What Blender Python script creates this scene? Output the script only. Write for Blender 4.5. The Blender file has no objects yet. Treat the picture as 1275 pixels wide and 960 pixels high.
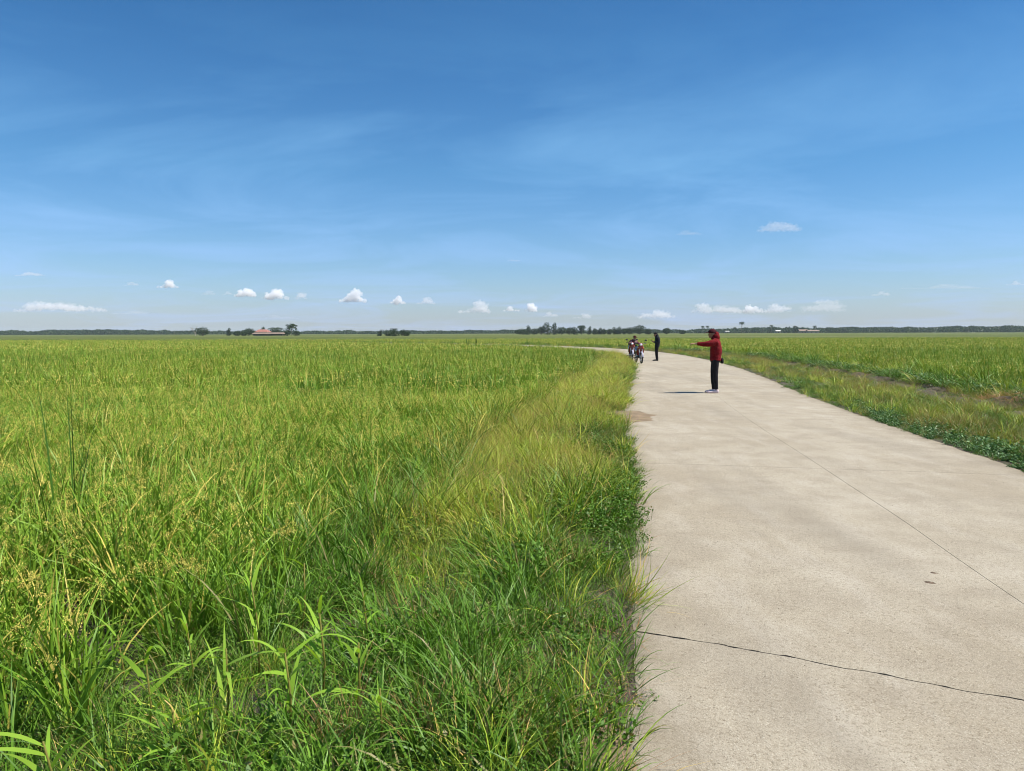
import bpy, bmesh, math, random
import numpy as np
from mathutils import Vector, Matrix, Quaternion
R = math.radians
SC = bpy.context.scene
COL = SC.collection

# ------------------------------------------------------------------ camera
W0, H0, F0 = 1275.0, 960.0, 958.0
CAM_H = 1.57
PITCH = math.atan((480 - 414.2) / F0)
ROLL = R(0.16)
cam_d = bpy.data.cameras.new('camera')
cam_d.sensor_width = 36.0
cam_d.lens = 36.0 * F0 / W0
cam_d.clip_start = 0.05
cam_d.clip_end = 40000
cam = bpy.data.objects.new('camera', cam_d)
COL.objects.link(cam)
CAM_R = Matrix.Rotation(math.pi / 2 - PITCH, 3, 'X') @ Matrix.Rotation(-ROLL, 3, 'Z')
cam.matrix_world = Matrix.Translation((0, 0, CAM_H)) @ CAM_R.to_4x4()
SC.camera = cam

def ray(px, py):
    return (CAM_R @ Vector(((px - W0 / 2) / F0, -(py - H0 / 2) / F0, -1.0))).normalized()
def G(px, py, z=0.0):
    d = ray(px, py)
    t = (z - CAM_H) / d.z
    return Vector((d.x * t, d.y * t, z))
def AT(px, py, Y):
    d = ray(px, py)
    t = Y / d.y
    return Vector((d.x * t, Y, CAM_H + d.z * t))

# ------------------------------------------------------------------ light
SUN_EL, SUN_AZ = 57.0, 99.0
world = bpy.data.worlds.new("World")
SC.world = world
world.use_nodes = True
wn, wl = world.node_tree.nodes, world.node_tree.links
wn.clear()
def N(nodes, t, **kw):
    n = nodes.new(t)
    for k, v in kw.items():
        if isinstance(k, str) and k.startswith('i_'):
            n.inputs[k[2:].replace('_', ' ')].default_value = v
        else:
            setattr(n, k, v)
    return n
def MathN(nodes, links, op, a, b=None, clamp=False):
    n = nodes.new('ShaderNodeMath'); n.operation = op; n.use_clamp = clamp
    for i, v in enumerate((a, b)):
        if v is None: continue
        if isinstance(v, (int, float)): n.inputs[i].default_value = v
        else: links.new(v, n.inputs[i])
    return n.outputs[0]
def Ramp(nodes, links, fac, stops, interp='LINEAR'):
    n = nodes.new('ShaderNodeValToRGB')
    n.color_ramp.interpolation = interp
    el = n.color_ramp.elements
    while len(el) < len(stops): el.new(0.5)
    for e, (p, c) in zip(el, stops):
        e.position = p
        e.color = (c, c, c, 1) if isinstance(c, (int, float)) else (*c, 1)
    links.new(fac, n.inputs[0])
    return n.outputs[0]
def MixC(nodes, links, fac, a, b, blend='MIX'):
    n = nodes.new('ShaderNodeMix'); n.data_type = 'RGBA'; n.blend_type = blend
    for i, v in ((0, fac), (6, a), (7, b)):
        if isinstance(v, (int, float)): n.inputs[i].default_value = v
        elif isinstance(v, tuple): n.inputs[i].default_value = (*v, 1)
        else: links.new(v, n.inputs[i])
    return n.outputs[2]

sky = N(wn, 'ShaderNodeTexSky', sky_type='NISHITA', sun_disc=False)
sky.sun_elevation = R(SUN_EL); sky.sun_rotation = R(SUN_AZ)
sky.altitude = 0; sky.air_density = 1.3; sky.dust_density = 0.4; sky.ozone_density = 3.2
bg = N(wn, 'ShaderNodeBackground'); bg.inputs[1].default_value = 0.061
wo = N(wn, 'ShaderNodeOutputWorld')
tc = N(wn, 'ShaderNodeTexCoord')
# thin cirrus veil, laid out on a flat layer high above the plain
sep = N(wn, 'ShaderNodeSeparateXYZ'); wl.new(tc.outputs['Generated'], sep.inputs[0])
zc = MathN(wn, wl, 'ADD', MathN(wn, wl, 'MAXIMUM', sep.outputs[2], 0.0), 0.10)
cu = MathN(wn, wl, 'DIVIDE', sep.outputs[0], zc)
cv = MathN(wn, wl, 'DIVIDE', sep.outputs[1], zc)
cmb = N(wn, 'ShaderNodeCombineXYZ'); wl.new(cu, cmb.inputs[0]); wl.new(cv, cmb.inputs[1])
mp = N(wn, 'ShaderNodeMapping'); mp.inputs['Rotation'].default_value = (0, 0, R(24)); mp.inputs['Scale'].default_value = (0.8, 1.0, 1)
mp.inputs['Location'].default_value = (2.3, 0.7, 0)
wl.new(cmb.outputs[0], mp.inputs[0])
n1 = N(wn, 'ShaderNodeTexNoise'); n1.inputs['Scale'].default_value = 0.9; n1.inputs['Detail'].default_value = 11; n1.inputs['Roughness'].default_value = 0.60; n1.inputs['Distortion'].default_value = 0.7
wl.new(mp.outputs[0], n1.inputs['Vector'])
veil = Ramp(wn, wl, n1.outputs[0], [(0.44, 0.0), (0.74, 1.0)])
elev_m = Ramp(wn, wl, sep.outputs[2], [(0.0, 0.75), (0.10, 1.0), (0.24, 0.9), (0.36, 0.30), (0.5, 0.10)])
vf = MathN(wn, wl, 'MULTIPLY', MathN(wn, wl, 'MULTIPLY', veil, elev_m), 0.50)
skyc = MixC(wn, wl, vf, sky.outputs[0], (6.3, 7.0, 7.9))
lowt = Ramp(wn, wl, sep.outputs[2], [(0.0, (0.86, 1.07, 1.74)), (0.06, (0.76, 1.04, 1.58)), (0.20, (0.50, 0.92, 1.32)), (0.34, (0.34, 0.76, 1.14)), (0.50, (0.21, 0.57, 0.93))])
tint = MixC(wn, wl, 1.0, skyc, lowt, 'MULTIPLY')
wl.new(tint, bg.inputs[0]); wl.new(bg.outputs[0], wo.inputs[0])

sd = Vector((math.cos(R(SUN_EL)) * math.sin(R(SUN_AZ)), math.cos(R(SUN_EL)) * math.cos(R(SUN_AZ)), math.sin(R(SUN_EL))))
sl = bpy.data.lights.new('sun', 'SUN'); sl.energy = 5.0; sl.angle = R(0.53); sl.color = (1.0, 0.955, 0.88)
so = bpy.data.objects.new('sun', sl); COL.objects.link(so)
so.rotation_euler = sd.to_track_quat('Z', 'Y').to_euler(); so.location = (30, -10, 60)

SC.view_settings.view_transform = 'Standard'
SC.view_settings.look = 'None'
SC.view_settings.exposure = 0.62
SC.view_settings.gamma = 1
SC.view_settings.use_curve_mapping = False
SC.render.engine = 'CYCLES'
cy = SC.cycles
cy.max_bounces = 24; cy.diffuse_bounces = 2; cy.glossy_bounces = 2; cy.transmission_bounces = 3
cy.volume_bounces = 24; cy.transparent_max_bounces = 8
cy.use_denoising = True
cy.pixel_filter_type = 'BLACKMAN_HARRIS'; cy.filter_width = 1.05
cy.caustics_reflective = False; cy.caustics_refractive = False

# ------------------------------------------------------------------ helpers
def tag(o, label=None, cat=None, group=None, kind=None):
    if label: o['label'] = label
    if cat: o['category'] = cat
    if group: o['group'] = group
    if kind: o['kind'] = kind
    return o
def link(name, me, parent=None, mats=None):
    o = bpy.data.objects.new(name, me)
    COL.objects.link(o)
    if parent: o.parent = parent
    for m in (mats or []):
        me.materials.append(m)
    return o
def empty(name, loc, rz=0.0, parent=None):
    o = bpy.data.objects.new(name, None); COL.objects.link(o)
    o.location = loc; o.rotation_euler = (0, 0, rz)
    o.empty_display_size = 0.1
    if parent: o.parent = parent
    return o
def np_mesh(name, verts, quads, attr=None, smooth=False, tris=None):
    me = bpy.data.meshes.new(name)
    verts = np.asarray(verts, dtype=np.float32)
    quads = np.asarray(quads, dtype=np.int32).reshape(-1, 4)
    nt = 0 if tris is None else len(tris)
    me.vertices.add(len(verts)); me.vertices.foreach_set('co', verts.ravel())
    nl = quads.size + nt * 3
    me.loops.add(nl); me.polygons.add(len(quads) + nt)
    li = quads.ravel()
    st = np.arange(len(quads)) * 4
    if nt:
        li = np.concatenate([li, np.asarray(tris, dtype=np.int32).ravel()])
        st = np.concatenate([st, quads.size + np.arange(nt) * 3])
    me.loops.foreach_set('vertex_index', li.astype(np.int32))
    me.polygons.foreach_set('loop_start', st.astype(np.int32))
    if attr is not None:
        a = me.attributes.new('bl', 'FLOAT_VECTOR', 'POINT')
        a.data.foreach_set('vector', np.asarray(attr, dtype=np.float32).ravel())
    me.update(calc_edges=True)
    if smooth:
        me.polygons.foreach_set('use_smooth', np.ones(len(me.polygons), dtype=bool))
    me.validate()
    return me
def bm_obj(name, bm, mat, parent=None, smooth=True):
    me = bpy.data.meshes.new(name)
    bmesh.ops.recalc_face_normals(bm, faces=bm.faces)
    bm.to_mesh(me); bm.free()
    if smooth:
        me.polygons.foreach_set('use_smooth', np.ones(len(me.polygons), dtype=bool))
    return link(name, me, parent, [mat] if mat else [])

def vnoise(x, y, seed=0, sc=1.0):
    """smooth value noise, 0..1, vectorised"""
    x = np.asarray(x, dtype=float) * sc + seed * 17.31; y = np.asarray(y, dtype=float) * sc + seed * 9.17
    xi, yi = np.floor(x), np.floor(y); fx, fy = x - xi, y - yi
    def h(a, b):
        v = np.sin(a * 127.1 + b * 311.7 + seed * 74.7) * 43758.5453
        return v - np.floor(v)
    fx = fx * fx * (3 - 2 * fx); fy = fy * fy * (3 - 2 * fy)
    return (h(xi, yi) * (1 - fx) + h(xi + 1, yi) * fx) * (1 - fy) + (h(xi, yi + 1) * (1 - fx) + h(xi + 1, yi + 1) * fx) * fy
def fnoise(x, y, seed=0, sc=1.0, o=3):
    s, a, t = 0, 1.0, 0
    for k in range(o):
        s = s + a * vnoise(x, y, seed + k * 3, sc * 2 ** k); t += a; a *= 0.5
    return s / t

# ------------------------------------------------------------------ materials
def mat_new(name):
    m = bpy.data.materials.new(name); m.use_nodes = True
    nt = m.node_tree; nt.nodes.clear()
    return m, nt.nodes, nt.links
def simple(name, col, rough=0.6, metal=0.0, spec=0.5, var=0.08, scale=18.0, bump=0.0, coat=0.0):
    m, n, l = mat_new(name)
    p = N(n, 'ShaderNodeBsdfPrincipled'); o = N(n, 'ShaderNodeOutputMaterial')
    tcn = N(n, 'ShaderNodeTexCoord'); nz = N(n, 'ShaderNodeTexNoise')
    nz.inputs['Scale'].default_value = scale; nz.inputs['Detail'].default_value = 5
    l.new(tcn.outputs['Object'], nz.inputs['Vector'])
    lo = tuple(max(0, c * (1 - var * 2)) for c in col); hi = tuple(min(1, c * (1 + var * 2)) for c in col)
    c = Ramp(n, l, nz.outputs[0], [(0.3, lo), (0.7, hi)])
    l.new(c, p.inputs['Base Color'])
    p.inputs['Roughness'].default_value = rough; p.inputs['Metallic'].default_value = metal
    p.inputs['Specular IOR Level'].default_value = spec
    p.inputs['Coat Weight'].default_value = coat
    if bump:
        b = N(n, 'ShaderNodeBump'); b.inputs['Strength'].default_value = bump; b.inputs['Distance'].default_value = 0.02
        l.new(nz.outputs[0], b.inputs['Height']); l.new(b.outputs[0], p.inputs['Normal'])
    l.new(p.outputs[0], o.inputs[0])
    return m

def leafmat(name, ga, gb, dry, base, yellow_amt=0.0, patch=(0.10, 0.13, 0.03), patch_amt=0.5, patch_sc=0.12, transl=0.16, rough=0.46, spec=0.22, dry_share=0.1):
    """plant material: per blade random colour, per instance tint, slow field-wide variation, tan blade bases"""
    m, n, l = mat_new(name)
    at = N(n, 'ShaderNodeAttribute', attribute_name='bl', attribute_type='GEOMETRY')
    s = N(n, 'ShaderNodeSeparateXYZ'); l.new(at.outputs['Vector'], s.inputs[0])
    ti = N(n, 'ShaderNodeAttribute', attribute_name='tint', attribute_type='INSTANCER')
    geo = N(n, 'ShaderNodeNewGeometry')
    nz = N(n, 'ShaderNodeTexNoise'); nz.inputs['Scale'].default_value = patch_sc; nz.inputs['Detail'].default_value = 4
    l.new(geo.outputs['Position'], nz.inputs['Vector'])
    r = MathN(n, l, 'ADD', MathN(n, l, 'MULTIPLY', s.outputs[0], 0.6), MathN(n, l, 'MULTIPLY', ti.outputs['Fac'], 0.4))
    c = MixC(n, l, r, ga, gb)
    pf = MathN(n, l, 'MULTIPLY', Ramp(n, l, nz.outputs[0], [(0.42, 0.0), (0.62, 1.0)]), patch_amt)
    c = MixC(n, l, pf, c, patch)
    # some blades are dead
    dm = MathN(n, l, 'LESS_THAN', s.outputs[0], dry_share)
    c = MixC(n, l, MathN(n, l, 'MULTIPLY', dm, 0.85), c, dry)
    # grain / seed heads (type 1)
    c = MixC(n, l, s.outputs[2], c, MixC(n, l, s.outputs[0], dry, tuple(min(1, v * 1.35) for v in dry)))
    # stem bases are withered
    hb = Ramp(n, l, s.outputs[1], [(0.0, 1.0), (0.28, 0.0)])
    c = MixC(n, l, MathN(n, l, 'MULTIPLY', hb, 0.6), c, base)
    d = N(n, 'ShaderNodeBsdfPrincipled'); l.new(c, d.inputs['Base Color'])
    d.inputs['Roughness'].default_value = rough; d.inputs['Specular IOR Level'].default_value = spec
    t = N(n, 'ShaderNodeBsdfTranslucent')
    tcol = MixC(n, l, 1.0, c, (1.25, 1.25, 0.55), 'MULTIPLY'); l.new(tcol, t.inputs[0])
    mx = N(n, 'ShaderNodeMixShader'); mx.inputs[0].default_value = transl
    l.new(d.outputs[0], mx.inputs[1]); l.new(t.outputs[0], mx.inputs[2])
    o = N(n, 'ShaderNodeOutputMaterial'); l.new(mx.outputs[0], o.inputs[0])
    return m

M = {}
M['rice'] = leafmat('rice_leaf', (0.0377, 0.1350, 0.0075), (0.2984, 0.4573, 0.0469), (0.6002, 0.4876, 0.1126), (0.1220, 0.1220, 0.0375), patch=(0.2815, 0.3377, 0.0282), patch_amt=0.38, patch_sc=0.10)
M['lush'] = leafmat('lush_grass', (0.0190, 0.0760, 0.0060), (0.1748, 0.3386, 0.0276), (0.2590, 0.2244, 0.0864), (0.1208, 0.1122, 0.0432), patch=(0.0950, 0.1726, 0.0258), patch_amt=0.4, patch_sc=0.6, dry_share=0.08)
M['dry'] = leafmat('dry_grass', (0.1458, 0.2735, 0.0232), (0.6079, 0.6079, 0.0774), (0.6078, 0.3979, 0.1327), (0.2874, 0.2210, 0.0774), patch=(0.2432, 0.3979, 0.0331), patch_amt=0.5, patch_sc=0.5, dry_share=0.22)
M['red'] = leafmat('reddish_grass', (0.1365, 0.1845, 0.0284), (0.3725, 0.3317, 0.0799), (0.3548, 0.1774, 0.0799), (0.1951, 0.1419, 0.0620), patch=(0.1774, 0.2661, 0.0267), patch_amt=0.4, patch_sc=0.7, dry_share=0.3)
M['weed'] = leafmat('weed_leaf', (0.0271, 0.0851, 0.0070), (0.1419, 0.2717, 0.0251), (0.2505, 0.2004, 0.0751), (0.1002, 0.1002, 0.0334), patch=(0.0835, 0.1586, 0.0251), patch_amt=0.4, patch_sc=0.8, dry_share=0.08)
M['creeper'] = leafmat('creeper_leaf', (0.0575, 0.1380, 0.0345), (0.1495, 0.2645, 0.0920), (0.2990, 0.2530, 0.1150), (0.1150, 0.1265, 0.0460), patch=(0.0805, 0.1610, 0.0460), patch_amt=0.3, patch_sc=1.0, dry_share=0.05, spec=0.3, rough=0.5)
M['cane'] = leafmat('cane_leaf', (0.2105, 0.3827, 0.0335), (0.3253, 0.4784, 0.0574), (0.4019, 0.2296, 0.0765), (0.1914, 0.2296, 0.0478), patch_amt=0.0, transl=0.4, dry_share=0.06)
M['crown'] = leafmat('tree_leaf', (0.0165, 0.0390, 0.0120), (0.0413, 0.0788, 0.0195), (0.0675, 0.0675, 0.0225), (0.0300, 0.0525, 0.0150), patch_amt=0.0, transl=0.2, dry_share=0.04)
M['bark'] = simple('bark', (0.16, 0.13, 0.10), 0.9, var=0.2, scale=6, bump=0.5)
M['palebark'] = simple('pale_bark', (0.36, 0.32, 0.27), 0.9, var=0.15, scale=6)

# ------------------------------------------------------------------ road outline
LEFT = [(0.10, -4), (0.22, 0), (0.36, 2.4), (0.50, 3.2), (0.62, 4.1), (0.82, 5.2), (1.04, 6.4), (1.30, 8.2), (1.56, 10.3), (2.05, 14), (2.95, 19.8), (3.85, 25), (5.25, 33), (6.25, 40), (7.0, 47), (7.4, 54), (7.15, 61), (6.3, 68), (4.9, 75), (2.9, 82), (0.2, 89), (-3.2, 96), (-7.5, 103), (-13, 110), (-20, 117), (-29, 125), (-42, 134)]
RIGHT = [(4.75, -4), (4.95, 0), (5.08, 2.4), (5.14, 3.2), (5.22, 4.1), (5.34, 5.2), (5.50, 6.4), (5.72, 8.2), (6.02, 10.3), (6.45, 13.5), (7.45, 19.8), (8.55, 25.5), (9.85, 33), (10.85, 41), (11.55, 49), (11.85, 56), (11.6, 63.5), (10.8, 71), (9.2, 79), (6.9, 86.5), (3.9, 94), (0.2, 101), (-4.4, 108), (-10, 115), (-17.3, 122.3), (-26.5, 130.4), (-39.4, 139.4)]
def densify(P, step=0.12):
    P = np.array(P, float); out = []
    n = len(P)
    for i in range(n - 1):
        p0, p1, p2, p3 = P[max(i - 1, 0)], P[i], P[i + 1], P[min(i + 2, n - 1)]
        k = max(2, int(np.linalg.norm(p2 - p1) / step))
        for j in range(k):
            t = j / k
            out.append(0.5 * ((2 * p1) + (-p0 + p2) * t + (2 * p0 - 5 * p1 + 4 * p2 - p3) * t * t + (-p0 + 3 * p1 - 3 * p2 + p3) * t ** 3))
    out.append(P[-1])
    return np.array(out)
def resample(P, n):
    d = np.concatenate([[0], np.cumsum(np.linalg.norm(np.diff(P, axis=0), axis=1))])
    t = np.linspace(0, d[-1], n)
    return np.stack([np.interp(t, d, P[:, 0]), np.interp(t, d, P[:, 1])], 1)
LD, RD = densify(LEFT), densify(RIGHT)
# signed distances: positive outside the road on that side
def sdist(x, y, P, side, chunk=20000):
    x = np.asarray(x, float).ravel(); y = np.asarray(y, float).ravel()
    Q = P[::4]; T = np.gradient(Q, axis=0); T /= np.linalg.norm(T, axis=1, keepdims=True)
    out = np.empty(len(x))
    for a in range(0, len(x), chunk):
        dx = x[a:a + chunk, None] - Q[None, :, 0]; dy = y[a:a + chunk, None] - Q[None, :, 1]
        d2 = dx * dx + dy * dy; i = d2.argmin(1)
        rr = np.arange(len(i))
        cr = T[i, 0] * dy[rr, i] - T[i, 1] * dx[rr, i]       # >0: left of the direction of travel
        dd = np.sqrt(d2[rr, i])
        out[a:a + chunk] = np.where(cr > 0, dd, -dd) * side
    return out
def dl(x, y): return sdist(x, y, LD, 1)
def dr(x, y): return sdist(x, y, RD, -1)

def sstep(a, b, v):
    t = np.clip((v - a) / (b - a), 0, 1); return t * t * (3 - 2 * t)
DITCH = 4.15
def ground_z(x, y, d_l=None, d_r=None):
    x = np.asarray(x, float); y = np.asarray(y, float)
    sh = x.shape; x = x.ravel(); y = y.ravel()
    if d_l is None: d_l = dl(x, y)
    if d_r is None: d_r = dr(x, y)
    left = -0.003 - 0.125 * sstep(0.25, 1.4, d_l) - 0.34 * sstep(1.3, 2.9, d_l)
    ndr = d_r + 0.5 * (vnoise(x, y, 5, 0.35) - 0.5)
    right = -0.008 - 0.08 * sstep(0.1, 3.0, ndr) - 0.16 * sstep(3.0, DITCH, ndr) + 0.14 * sstep(4.7, 5.6, ndr) - 0.26 * sstep(5.6, 7.0, ndr)
    z = np.where(d_r > 0, right, left)
    inside = (d_l < 0) & (d_r < 0)
    depth = np.minimum(-d_l, -d_r)
    z = np.where(inside, -0.003 - 0.11 * sstep(0.12, 0.6, depth), z)
    off = ~inside
    am = np.where(d_r > 0, 0.03 + 0.16 * sstep(3.1, 3.7, ndr) * (1 - sstep(4.9, 5.8, ndr)), 0.05)
    fade = 1 - sstep(70, 140, np.hypot(x, y))
    z = z + np.where(off, am * (fnoise(x, y, 2, 1.8, 4) - 0.5) * 2 * np.clip(np.maximum(d_l, d_r) * 4 - 0.8, 0, 1) * fade, 0)
    return z.reshape(sh)

# ------------------------------------------------------------------ ground sheet
def axis(lo, hi, fine, a, b, grow=1.12):
    v = list(np.arange(a, b, fine))
    s = fine
    while v[-1] < hi:
        s *= grow; v.append(v[-1] + s)
    s = fine
    while v[0] > lo:
        s *= grow; v.insert(0, v[0] - s)
    return np.array(v)
gx = axis(-9000, 9000, 0.16, -6, 22, 1.10); gy = axis(-3000, 12000, 0.18, 0, 30, 1.06)
GX, GY = np.meshgrid(gx, gy)
near = (np.abs(GX) < 80) & (GY < 180) & (GY > -60)
GZ = np.full(GX.shape, -0.46)
GZ[near] = ground_z(GX[near], GY[near])
ny, nx = GX.shape
ii = np.arange(ny * nx).reshape(ny, nx)
quads = np.stack([ii[:-1, :-1], ii[:-1, 1:], ii[1:, 1:], ii[1:, :-1]], -1).reshape(-1, 4)
me = np_mesh('ground', np.stack([GX, GY, GZ], -1).reshape(-1, 3), quads, smooth=True)
m, n, l = mat_new('soil')
geo = N(n, 'ShaderNodeNewGeometry')
nz = N(n, 'ShaderNodeTexNoise'); nz.inputs['Scale'].default_value = 1.3; nz.inputs['Detail'].default_value = 9; nz.inputs['Roughness'].default_value = 0.65
nf = N(n, 'ShaderNodeTexNoise'); nf.inputs['Scale'].default_value = 14; nf.inputs['Detail'].default_value = 6
l.new(geo.outputs['Position'], nz.inputs['Vector']); l.new(geo.outputs['Position'], nf.inputs['Vector'])
c = Ramp(n, l, nz.outputs[0], [(0.3, (0.0262, 0.0189, 0.0126)), (0.5, (0.0604, 0.0447, 0.0289)), (0.7, (0.1050, 0.0813, 0.0525))])
c = MixC(n, l, Ramp(n, l, nf.outputs[0], [(0.45, 0.0), (0.6, 0.6)]), c, (0.05, 0.055, 0.02))
p = N(n, 'ShaderNodeBsdfPrincipled'); l.new(c, p.inputs['Base Color']); p.inputs['Roughness'].default_value = 0.95
b = N(n, 'ShaderNodeBump'); b.inputs['Strength'].default_value = 0.8; b.inputs['Distance'].default_value = 0.05
l.new(nf.outputs[0], b.inputs['Height']); l.new(b.outputs[0], p.inputs['Normal'])
o = N(n, 'ShaderNodeOutputMaterial'); l.new(p.outputs[0], o.inputs[0]); M['soil'] = m
g = link('ground', me, None, [m]); tag(g, kind='structure', label='brown soil of the plain under the rice and the verges')

# ------------------------------------------------------------------ concrete road, cast in slabs
m, n, l = mat_new('concrete')
geo = N(n, 'ShaderNodeNewGeometry')
def nzz(sc, det=5, ro=0.55, vec=None):
    t = N(n, 'ShaderNodeTexNoise'); t.inputs['Scale'].default_value = sc; t.inputs['Detail'].default_value = det; t.inputs['Roughness'].default_value = ro
    l.new(vec or geo.outputs['Position'], t.inputs['Vector']); return t.outputs[0]
mpn = N(n, 'ShaderNodeMapping'); mpn.inputs['Scale'].default_value = (1.0, 0.30, 1); mpn.inputs['Rotation'].default_value = (0, 0, R(8))
l.new(geo.outputs['Position'], mpn.inputs[0])
big = nzz(0.45, 6, 0.6); mid = nzz(2.6, 8, 0.65); fine = nzz(42, 5, 0.7); streak = nzz(3.0, 6, 0.6, mpn.outputs[0]); veryf = nzz(160, 3, 0.6)
c = Ramp(n, l, big, [(0.38, (0.3110, 0.2656, 0.1925)), (0.52, (0.3575, 0.3132, 0.2354)), (0.72, (0.4041, 0.3608, 0.2823))])
c = MixC(n, l, Ramp(n, l, mid, [(0.38, 0.6), (0.56, 0.0)]), c, (0.2717, 0.2310, 0.1704))
c = MixC(n, l, Ramp(n, l, streak, [(0.50, 0.0), (0.68, 0.5)]), c, (0.4225, 0.3811, 0.3074))
c = MixC(n, l, Ramp(n, l, fine, [(0.36, 0.6), (0.48, 0.0)]), c, (0.1850, 0.1480, 0.0962))
c = MixC(n, l, Ramp(n, l, veryf, [(0.56, 0.0), (0.68, 0.75)]), c, (0.4884, 0.4440, 0.3552))
c = MixC(n, l, Ramp(n, l, veryf, [(0.33, 0.8), (0.43, 0.0)]), c, (0.1406, 0.1110, 0.0740))
# moss-dark dirt and dust along the outer edges (attribute: distance to the edge)
ea = N(n, 'ShaderNodeAttribute', attribute_name='edge', attribute_type='GEOMETRY')
edn = MathN(n, l, 'ADD', ea.outputs['Fac'], MathN(n, l, 'MULTIPLY', MathN(n, l, 'SUBTRACT', mid, 0.5), 0.55))
c = MixC(n, l, Ramp(n, l, edn, [(0.0, 0.75), (0.16, 0.3), (0.40, 0.0)]), c, (0.21, 0.175, 0.12))
vo = N(n, 'ShaderNodeTexVoronoi'); vo.inputs['Scale'].default_value = 2.1; vo.inputs['Randomness'].default_value = 1.0
l.new(geo.outputs['Position'], vo.inputs['Vector'])
mp2 = N(n, 'ShaderNodeMapping'); mp2.inputs['Scale'].default_value = (0.9, 0.16, 1); mp2.inputs['Rotation'].default_value = (0, 0, R(9)); l.new(geo.outputs['Position'], mp2.inputs[0])
tyre = nzz(1.1, 5, 0.55, mp2.outputs[0])
c = MixC(n, l, Ramp(n, l, tyre, [(0.50, 0.0), (0.68, 0.45)]), c, (0.22, 0.19, 0.145))
c = MixC(n, l, Ramp(n, l, vo.outputs['Distance'], [(0.008, 0.7), (0.02, 0.0)]), c, (0.13, 0.10, 0.07))
p = N(n, 'ShaderNodeBsdfPrincipled'); l.new(c, p.inputs['Base Color']); p.inputs['Roughness'].default_value = 0.9; p.inputs['Specular IOR Level'].default_value = 0.2
hsum = MathN(n, l, 'ADD', MathN(n, l, 'MULTIPLY', fine, 0.6), MathN(n, l, 'MULTIPLY', veryf, 0.5))
b = N(n, 'ShaderNodeBump'); b.inputs['Strength'].default_value = 0.75; b.inputs['Distance'].default_value = 0.012
l.new(hsum, b.inputs['Height'])
b2 = N(n, 'ShaderNodeBump'); b2.inputs['Strength'].default_value = 0.35; b2.inputs['Distance'].default_value = 0.05
l.new(mid, b2.inputs['Height']); l.new(b.outputs[0], b2.inputs['Normal']); l.new(b2.outputs[0], p.inputs['Normal'])
o = N(n, 'ShaderNodeOutputMaterial'); l.new(p.outputs[0], o.inputs[0]); M['concrete'] = m

NS = 3000
LR, RR = resample(LD, NS), resample(RD, NS)
CR = (LR + RR) / 2
cum = np.concatenate([[0], np.cumsum(np.linalg.norm(np.diff(CR, axis=0), axis=1))])
def road_pt(s, t):
    """s metres along the centre line, t 0 (left edge) .. 1 (right edge)"""
    s = np.clip(s, 0, cum[-1])
    a = np.stack([np.interp(s, cum, LR[:, 0]), np.interp(s, cum, LR[:, 1])], -1)
    c_ = np.stack([np.interp(s, cum, RR[:, 0]), np.interp(s, cum, RR[:, 1])], -1)
    return a + (c_ - a) * np.asarray(t)[..., None]
# joints: distance along the centre line, skew in metres over the full width (right side nearer the camera), roughness
def s_at_y(y): return float(np.interp(y, CR[:, 1], cum))
joints = [(s_at_y(-1.6), -0.3, 0.01), (s_at_y(2.85), -2.6, 0.045), (s_at_y(8.75), -1.45, 0.004)]
yy = 8.75
while yy < 120:
    yy += 4.9; joints.append((s_at_y(min(yy, 118)) if yy < 118 else cum[-1] - 1, -0.45, 0.003))
    if yy > 118: break
V, Q, E_, MI = [], [], [], []
def add_grid(P, Zt, edge, depth=0.16):
    """P: (a,b,2) top grid; closes the slab with sides"""
    a, b_, _ = P.shape; base = sum(len(v) for v in V)
    top = np.concatenate([P, Zt[..., None]], -1).reshape(-1, 3)
    idx = np.arange(a * b_).reshape(a, b_) + base
    V.append(top); E_.append(edge.ravel())
    Q.append(np.stack([idx[:-1, :-1], idx[:-1, 1:], idx[1:, 1:], idx[1:, :-1]], -1).reshape(-1, 4)); MI.append(np.zeros(len(Q[-1]), np.int32))
    ring = np.concatenate([idx[0, :], idx[1:, -1], idx[-1, -2::-1], idx[-2:0:-1, 0]]) - base
    rv = top[ring].copy(); rv[:, 2] -= 0.006
    # slightly rounded arris: drop ring, then the side
    lo = top[ring].copy(); lo[:, 2] -= depth
    b1 = base + a * b_
    V.append(lo); E_.append(np.zeros(len(lo)))
    k = len(ring); r = np.arange(k)
    Q.append(np.stack([ring + base, b1 + r, b1 + (r + 1) % k, ring[(r + 1) % k] + base], -1)); MI.append(np.ones(k, np.int32))
gap = 0.0034
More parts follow.
